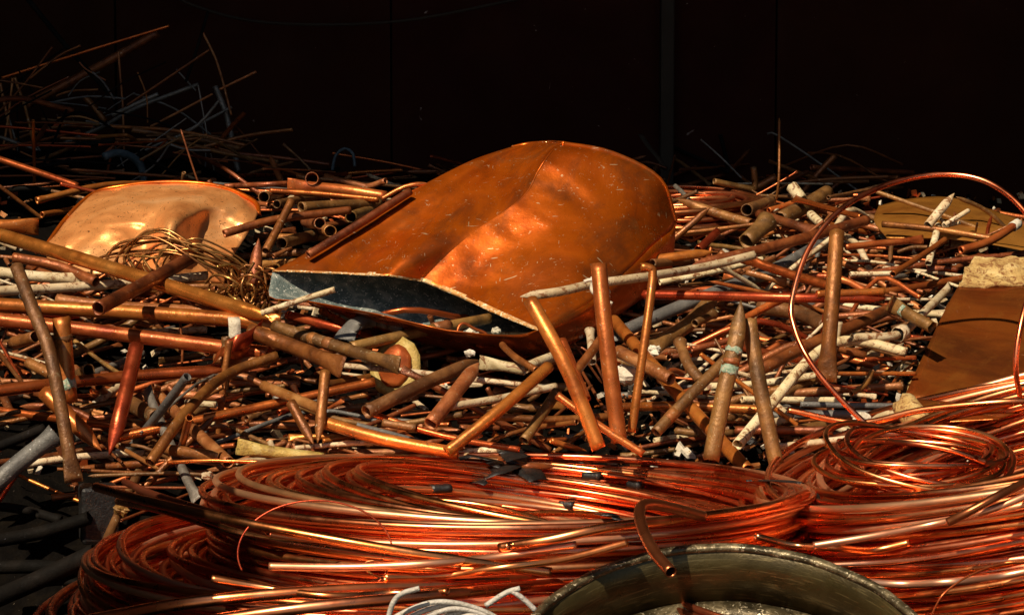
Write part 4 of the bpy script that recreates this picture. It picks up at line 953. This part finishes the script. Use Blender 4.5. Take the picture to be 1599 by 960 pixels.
# bent tube over the coil and the drum ring
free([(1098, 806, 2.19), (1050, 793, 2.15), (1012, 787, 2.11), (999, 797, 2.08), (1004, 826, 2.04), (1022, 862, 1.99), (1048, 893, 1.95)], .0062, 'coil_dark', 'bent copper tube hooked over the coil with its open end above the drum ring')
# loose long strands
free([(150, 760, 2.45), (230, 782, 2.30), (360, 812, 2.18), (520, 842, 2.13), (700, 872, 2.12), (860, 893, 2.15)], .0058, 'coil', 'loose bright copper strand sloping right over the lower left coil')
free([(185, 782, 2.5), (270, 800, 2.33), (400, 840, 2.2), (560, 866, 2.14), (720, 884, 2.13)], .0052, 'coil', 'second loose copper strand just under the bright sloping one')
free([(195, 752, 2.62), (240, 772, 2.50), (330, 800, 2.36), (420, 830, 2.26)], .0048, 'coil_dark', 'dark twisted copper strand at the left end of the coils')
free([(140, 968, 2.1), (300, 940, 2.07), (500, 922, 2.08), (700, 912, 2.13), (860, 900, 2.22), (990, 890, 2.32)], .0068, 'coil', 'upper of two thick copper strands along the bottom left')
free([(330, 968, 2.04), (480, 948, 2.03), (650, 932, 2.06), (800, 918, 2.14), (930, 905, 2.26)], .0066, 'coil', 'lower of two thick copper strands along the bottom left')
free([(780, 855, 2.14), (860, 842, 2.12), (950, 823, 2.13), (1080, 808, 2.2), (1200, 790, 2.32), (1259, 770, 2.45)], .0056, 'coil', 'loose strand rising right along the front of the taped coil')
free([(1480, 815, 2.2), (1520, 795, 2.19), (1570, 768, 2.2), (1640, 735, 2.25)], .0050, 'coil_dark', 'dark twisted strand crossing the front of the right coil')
free([(1230, 640, 2.9), (1340, 660, 2.88), (1440, 640, 2.84), (1560, 628, 2.8), (1640, 626, 2.8)], .0050, 'coil', 'loose strand arching along the top back of the right coil')
rl = random.Random(3)
for k, (a0, a1, dd) in enumerate([((330, 905), (700, 925), 2.08), ((420, 880), (900, 850), 2.12), ((600, 900), (980, 845), 2.12), ((1270, 850), (1640, 760), 2.22), ((1250, 880), (1640, 835), 2.24), ((1330, 905), (1640, 880), 2.2), ((1180, 835), (1420, 850), 2.3)]):
    q = [(a0[0] + (a1[0] - a0[0]) * t_, a0[1] + (a1[1] - a0[1]) * t_ + 14 * math.sin(t_ * 3.14) + rl.uniform(-4, 4), dd + rl.uniform(-.02, .02)) for t_ in (0, .25, .5, .75, 1)]
    free(q, .0044, 'coil_sheen' if k % 2 else 'coil', ['loose strand crossing low over the lower left coil at left', 'loose pale strand rising right beneath the thin red wire ring', 'loose strand rising right just left of the drum ring', 'pale strand rising steeply across the front of the right coil', 'loose strand rising gently across the front of the right coil', 'pale strand lowest across the right coil near the bottom corner', 'loose dark strand bridging the gap between the two coils'][k])
free([(1310, 688, 2.62), (1400, 690, 2.46), (1480, 702, 2.42), (1540, 722, 2.42)], .0034, 'coil', 'thin bright strand across the small loose coil')
free([(1455, 958, 2.0), (1475, 925, 2.0), (1520, 895, 2.02), (1570, 880, 2.05), (1640, 878, 2.1)], .0011, 'red', 'thin red wire arching at the bottom right', 'thin_wire', 'wire', 30, False)

# pale cables at the bottom
lr = empty('cable_bundle', U(720, 960, 2.02)); tag(lr, 'bundle of pale grey sheathed cables curling at the bottom of the photo', 'cable bundle'); LO = lr.location
for k in range(11):
    x0 = 592 + k * 10; tp = 938 + k * 3.4 + (k % 3) * 3
    pts = [(x0, 985), (x0 + 30, tp + 22), (x0 + 90, tp + 1), (x0 + 160, tp + 14 + k * 2), (x0 + 235, tp + 58)]
    v, f = tube_data(catmull([U(a_, b_, 1.99 + .008 * (k % 3)) for a_, b_ in pts], 26), .0028, hollow=False, seg=10)
    o = mesh_obj('cable', v, f, M['lead'], lr, LO); o.location = (0, 0, 0)
for pts in [[(758, 945), (790, 925), (812, 918)], [(800, 922), (818, 935), (836, 952)], [(606, 965), (614, 940), (628, 926), (655, 918)]]:
    v, f = tube_data(catmull([U(a_, b_, 1.97) for a_, b_ in pts], 12), .0028, hollow=False, seg=10)
    o = mesh_obj('cable', v, f, M['lead'], lr, LO); o.location = (0, 0, 0)

# drum ring at the bottom
axr = Vector((-.05, -.40, .9)).normalized()
rc = U(1132, 1048, 1.98); Rr = .222
rroot = empty('drum_ring', rc, axr.to_track_quat('Z', 'Y').to_euler()); tag(rroot, 'open olive metal drum ring with a worn rim at the bottom centre', 'drum ring')
def lathe(name, prof, m, n=120):
    v = []; f = []; k = len(prof)
    for i in range(n):
        q = i / n * 6.28318
        for (r_, z) in prof:
            r2 = r_ + .0008 * math.sin(q * 5) + .0005 * math.sin(q * 17 + 1); v.append(Vector((r2 * math.cos(q), r2 * math.sin(q), z)))
    for i in range(n):
        for j in range(k):
            a_, b_ = i * k, ((i + 1) % n) * k; f.append((a_ + j, b_ + j, b_ + (j + 1) % k, a_ + (j + 1) % k))
    return mesh_obj(name, v, f, m, rroot)
lathe('ring_wall', [(Rr - .008, -.004), (Rr - .008, -.035), (Rr - .008, -.075), (Rr, -.075), (Rr, -.035), (Rr, -.004)], M['ring'])
lathe('ring_rim', [(Rr - .0085, -.004), (Rr - .0085, .001), (Rr - .006, .0025), (Rr, .002), (Rr + .0015, -.001), (Rr + .001, -.006), (Rr - .002, -.006)], M['rim'])
lathe('inner_ledge', [(Rr - .009, -.070), (Rr - .022, -.071), (Rr - .030, -.074), (Rr - .030, -.078), (Rr - .009, -.077)], M['rim'])
ANCH.append((800, 720, 'the upper coil'))

# ------------------------------------------------------------------ random offcuts that fill the heap
bpy.context.view_layer.update()
allv = []; allf = []; own = []
for o in list(COL.objects):
    if o.type != 'MESH' or o.name.startswith(('ground', 'shed_roof', 'light_blocker', 'panel')): continue
    base = len(allv); mw = o.matrix_world
    allv += [mw @ v.co for v in o.data.vertices]
    for p in o.data.polygons: allf.append([base + i for i in p.vertices]); own.append(-1)
rf = random.Random(77)
cands = []
fins = ['copper'] * 5 + ['brown'] * 10 + ['olive'] * 6 + ['dusty'] * 7 + ['red'] * 2 + ['cream'] * 2 + ['grey'] * 1 + ['steel'] * 1
def candidate(x, y, lift, small=False):
    if y > 395 and x > 1530 - (y - 395) * .5: x -= 330
    if x > 1355 and y < 352: x -= rf.uniform(200, 700); y += 30
    p = P(x, y, lift)
    Lg = rf.uniform(.03, .10) if small else rf.uniform(.09, .36)
    r_ = rf.choice([.0022, .0028, .0036, .0045, .0055, .0068]) if not small else rf.uniform(.003, .006)
    az = rf.gauss(0, .5); el = rf.gauss(0, .16)
    if rf.random() < .16: el = rf.gauss(0, .8)
    if rf.random() < .12: az = rf.uniform(-1.5, 1.5)
    d = Vector((math.cos(az) * math.cos(el), math.sin(az) * math.cos(el), math.sin(el) + .27 * math.sin(az)))
    d.normalize(); a_ = p - d * Lg / 2; b_ = p + d * Lg / 2
    a_.z = max(a_.z, H(a_.x, a_.y) - .03); b_.z = max(b_.z, H(b_.x, b_.y) - .03)
    mid = (a_ + b_) / 2 + Vector((0, rf.gauss(0, 1), rf.gauss(0, 1))) * Lg * .02 * (6 if rf.random() < .25 else 1)
    en = [rf.choice(['open', 'open', 'open', 'pinch', 'spear', 'swage']) for _ in (0, 1)]
    ctl = [a_, mid, b_]
    if rf.random() < .14:
        kx = a_.lerp(b_, .62); dd = Vector((rf.gauss(0, 1), rf.gauss(0, .6), rf.gauss(.3, .6))).normalized()
        ctl = [a_, a_.lerp(kx, .85), kx + dd * r_, kx + dd * Lg * .3]
    v, f = tube_data(catmull(ctl, 9), r_, en, seg=10, jag=.15, rng=rf, dent=.15)
    fi = rf.choice(fins)
    if fi == 'cream' and abs(el) > .6: fi = 'brown'
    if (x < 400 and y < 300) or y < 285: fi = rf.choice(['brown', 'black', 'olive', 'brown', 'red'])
    if x > 1150 and y > 330 and rf.random() < .18: fi = 'cream'
    return dict(v=v, f=f, fin=fi, x=x, y=y, L=Lg, r=r_, az=az, el=el, ends=en, hits=0)
for k in range(720):
    x = rf.uniform(-20, 1620); y = rf.uniform(275, 725)
    if x < 420 and y < 470: y = rf.uniform(400, 725)
    if x < 230 and y > 660: y = rf.uniform(440, 660)
    cands.append(candidate(x, y, rf.uniform(-.075, .012), small=(k % 3 == 0)))
for k in range(55): cands.append(candidate(rf.uniform(0, 400), rf.uniform(190, 330), rf.uniform(-.04, .015)))
for k in range(150): cands.append(candidate(rf.uniform(1060, 1560), rf.uniform(330, 520), rf.uniform(-.05, .02), small=(k % 2 == 0)))
for k in range(24): cands.append(candidate(rf.uniform(60, 330), rf.uniform(700, 780), rf.uniform(-.02, .02)))
for k in range(60): cands.append(candidate(rf.uniform(400, 1500), rf.uniform(255, 300), rf.uniform(-.02, .02)))
for ci, c in enumerate(cands):
    base = len(allv); allv += c['v']
    for q in c['f']: allf.append([base + i for i in q]); own.append(ci)
tree = BVHTree.FromPolygons(allv, allf)
O_ = Vector((0, 0, CZ))
for yy in range(180, 960, 5):
    for xx in range(0, 1599, 5):
        h = tree.ray_cast(O_, ray(xx, yy).normalized())
        if h[2] is not None and own[h[2]] >= 0: cands[own[h[2]]]['hits'] += 1
cands.sort(key=lambda c: -c['hits'])
NI = 290 - sum(1 for o in COL.objects if o.name.startswith('copper_pipe') and o.parent is None)
FW_ = {'black': 'near-black', 'copper': 'orange', 'brown': 'brown', 'olive': 'olive', 'dusty': 'dusty tan', 'red': 'reddish', 'cream': 'cream', 'grey': 'grey', 'steel': 'pale metal'}
seen = {}
def describe(c, k=0):
    best = sorted(ANCH, key=lambda a: (a[0] - c['x']) ** 2 + ((a[1] - c['y']) * 1.3) ** 2)[k]
    dx, dy = c['x'] - best[0], c['y'] - best[1]
    side = ('left of' if dx < 0 else 'right of') if abs(dx) > abs(dy) * 1.3 else ('above' if dy < 0 else 'below')
    ln = 'stubby' if c['L'] < .08 else ('short' if c['L'] < .14 else ('long' if c['L'] > .21 else 'mid length'))
    th = 'thin' if c['r'] < .005 else ('thick' if c['r'] > .008 else '')
    dr = 'level' if abs(c['el']) < .15 else ('upturned' if c['el'] > 0 else 'downturned')
    lb = ' '.join(q for q in (ln, th, FW_[c['fin']], 'pipe offcut lying', dr, side, best[2]) if q).replace('lying upturned', 'tilting up right').replace('lying downturned', 'tilting down right')
    if len(lb.split()) > 16: lb = lb.replace(' offcut', '').replace(' lying', '')
    if len(lb.split()) > 16: lb = lb.replace('mid length ', '').replace('dusty ', '')
    if len(lb.split()) > 16: lb = lb.replace(' thick', '').replace(' thin', '')
    return lb
for c in cands[:NI]:
    if c['hits'] < 2: break
    lb = describe(c); k = 1
    while lb in seen and k < 3: lb = describe(c, k); k += 1
    seen[lb] = 1
    tube_obj('copper_pipe', c['v'], c['f'], M[c['fin']], lb, 'pipe', 'pipe offcuts filling the heap')
rest = cands[NI:]
rv = []; rfc = []; rm = []; fl = sorted(set(fins) | {'black'})
for c in rest:
    base = len(rv); rv += c['v']
    for q in c['f']: rfc.append([base + i for i in q]); rm.append(fl.index(c['fin']))
o = mesh_obj('pipe_offcuts', rv, rfc, None, mats=[M[q] for q in fl], fmat=rm); tag(o, 'mass of small pipe offcuts packed between the larger pipes', 'pipe offcuts', kind='stuff')

# chips and crumbs
cv = []; cf = []; cm = []; cmats = ['white', 'cream', 'dusty', 'red', 'bed', 'copper', 'tape']
for k in range(2600):
    x = rf.uniform(-10, 1610); y = rf.uniform(300, 740)
    if rf.random() < .55: x = rf.uniform(950, 1560)
    p = P(x, y, rf.uniform(-.09, -.01)); s = rf.uniform(.002, .0075) * rf.choice([.6, 1, 1.3])
    e1 = Vector((rf.gauss(0, 1), rf.gauss(0, 1), rf.gauss(0, 1))).normalized(); e2 = e1.cross(Vector((rf.gauss(0, 1), rf.gauss(0, 1), rf.gauss(0, 1)))).normalized(); e3 = e1.cross(e2) * .35
    base = len(cv); e1 = e1 * rf.uniform(.8, 2.4)
    for q in ((-1, -1), (1, -.7), (.8, 1), (-.6, .8)):
        cv.append(p + (e1 * q[0] + e2 * q[1] - e3) * s); cv.append(p + (e1 * q[0] * .8 + e2 * q[1] * .9 + e3) * s)
    mi = rf.choice([0, 0, 1, 1, 2, 2, 3, 3, 4, 4, 5, 6])
    for q in ((0, 2, 4, 6), (7, 5, 3, 1), (0, 1, 3, 2), (2, 3, 5, 4), (4, 5, 7, 6), (6, 7, 1, 0)):
        cf.append([base + i for i in q]); cm.append(mi)
o = mesh_obj('scrap_chips', cv, cf, None, smooth=False, mats=[M[q] for q in cmats], fmat=cm); tag(o, 'small chips of plaster, paint and metal scattered between the pipes', 'chips', kind='stuff')
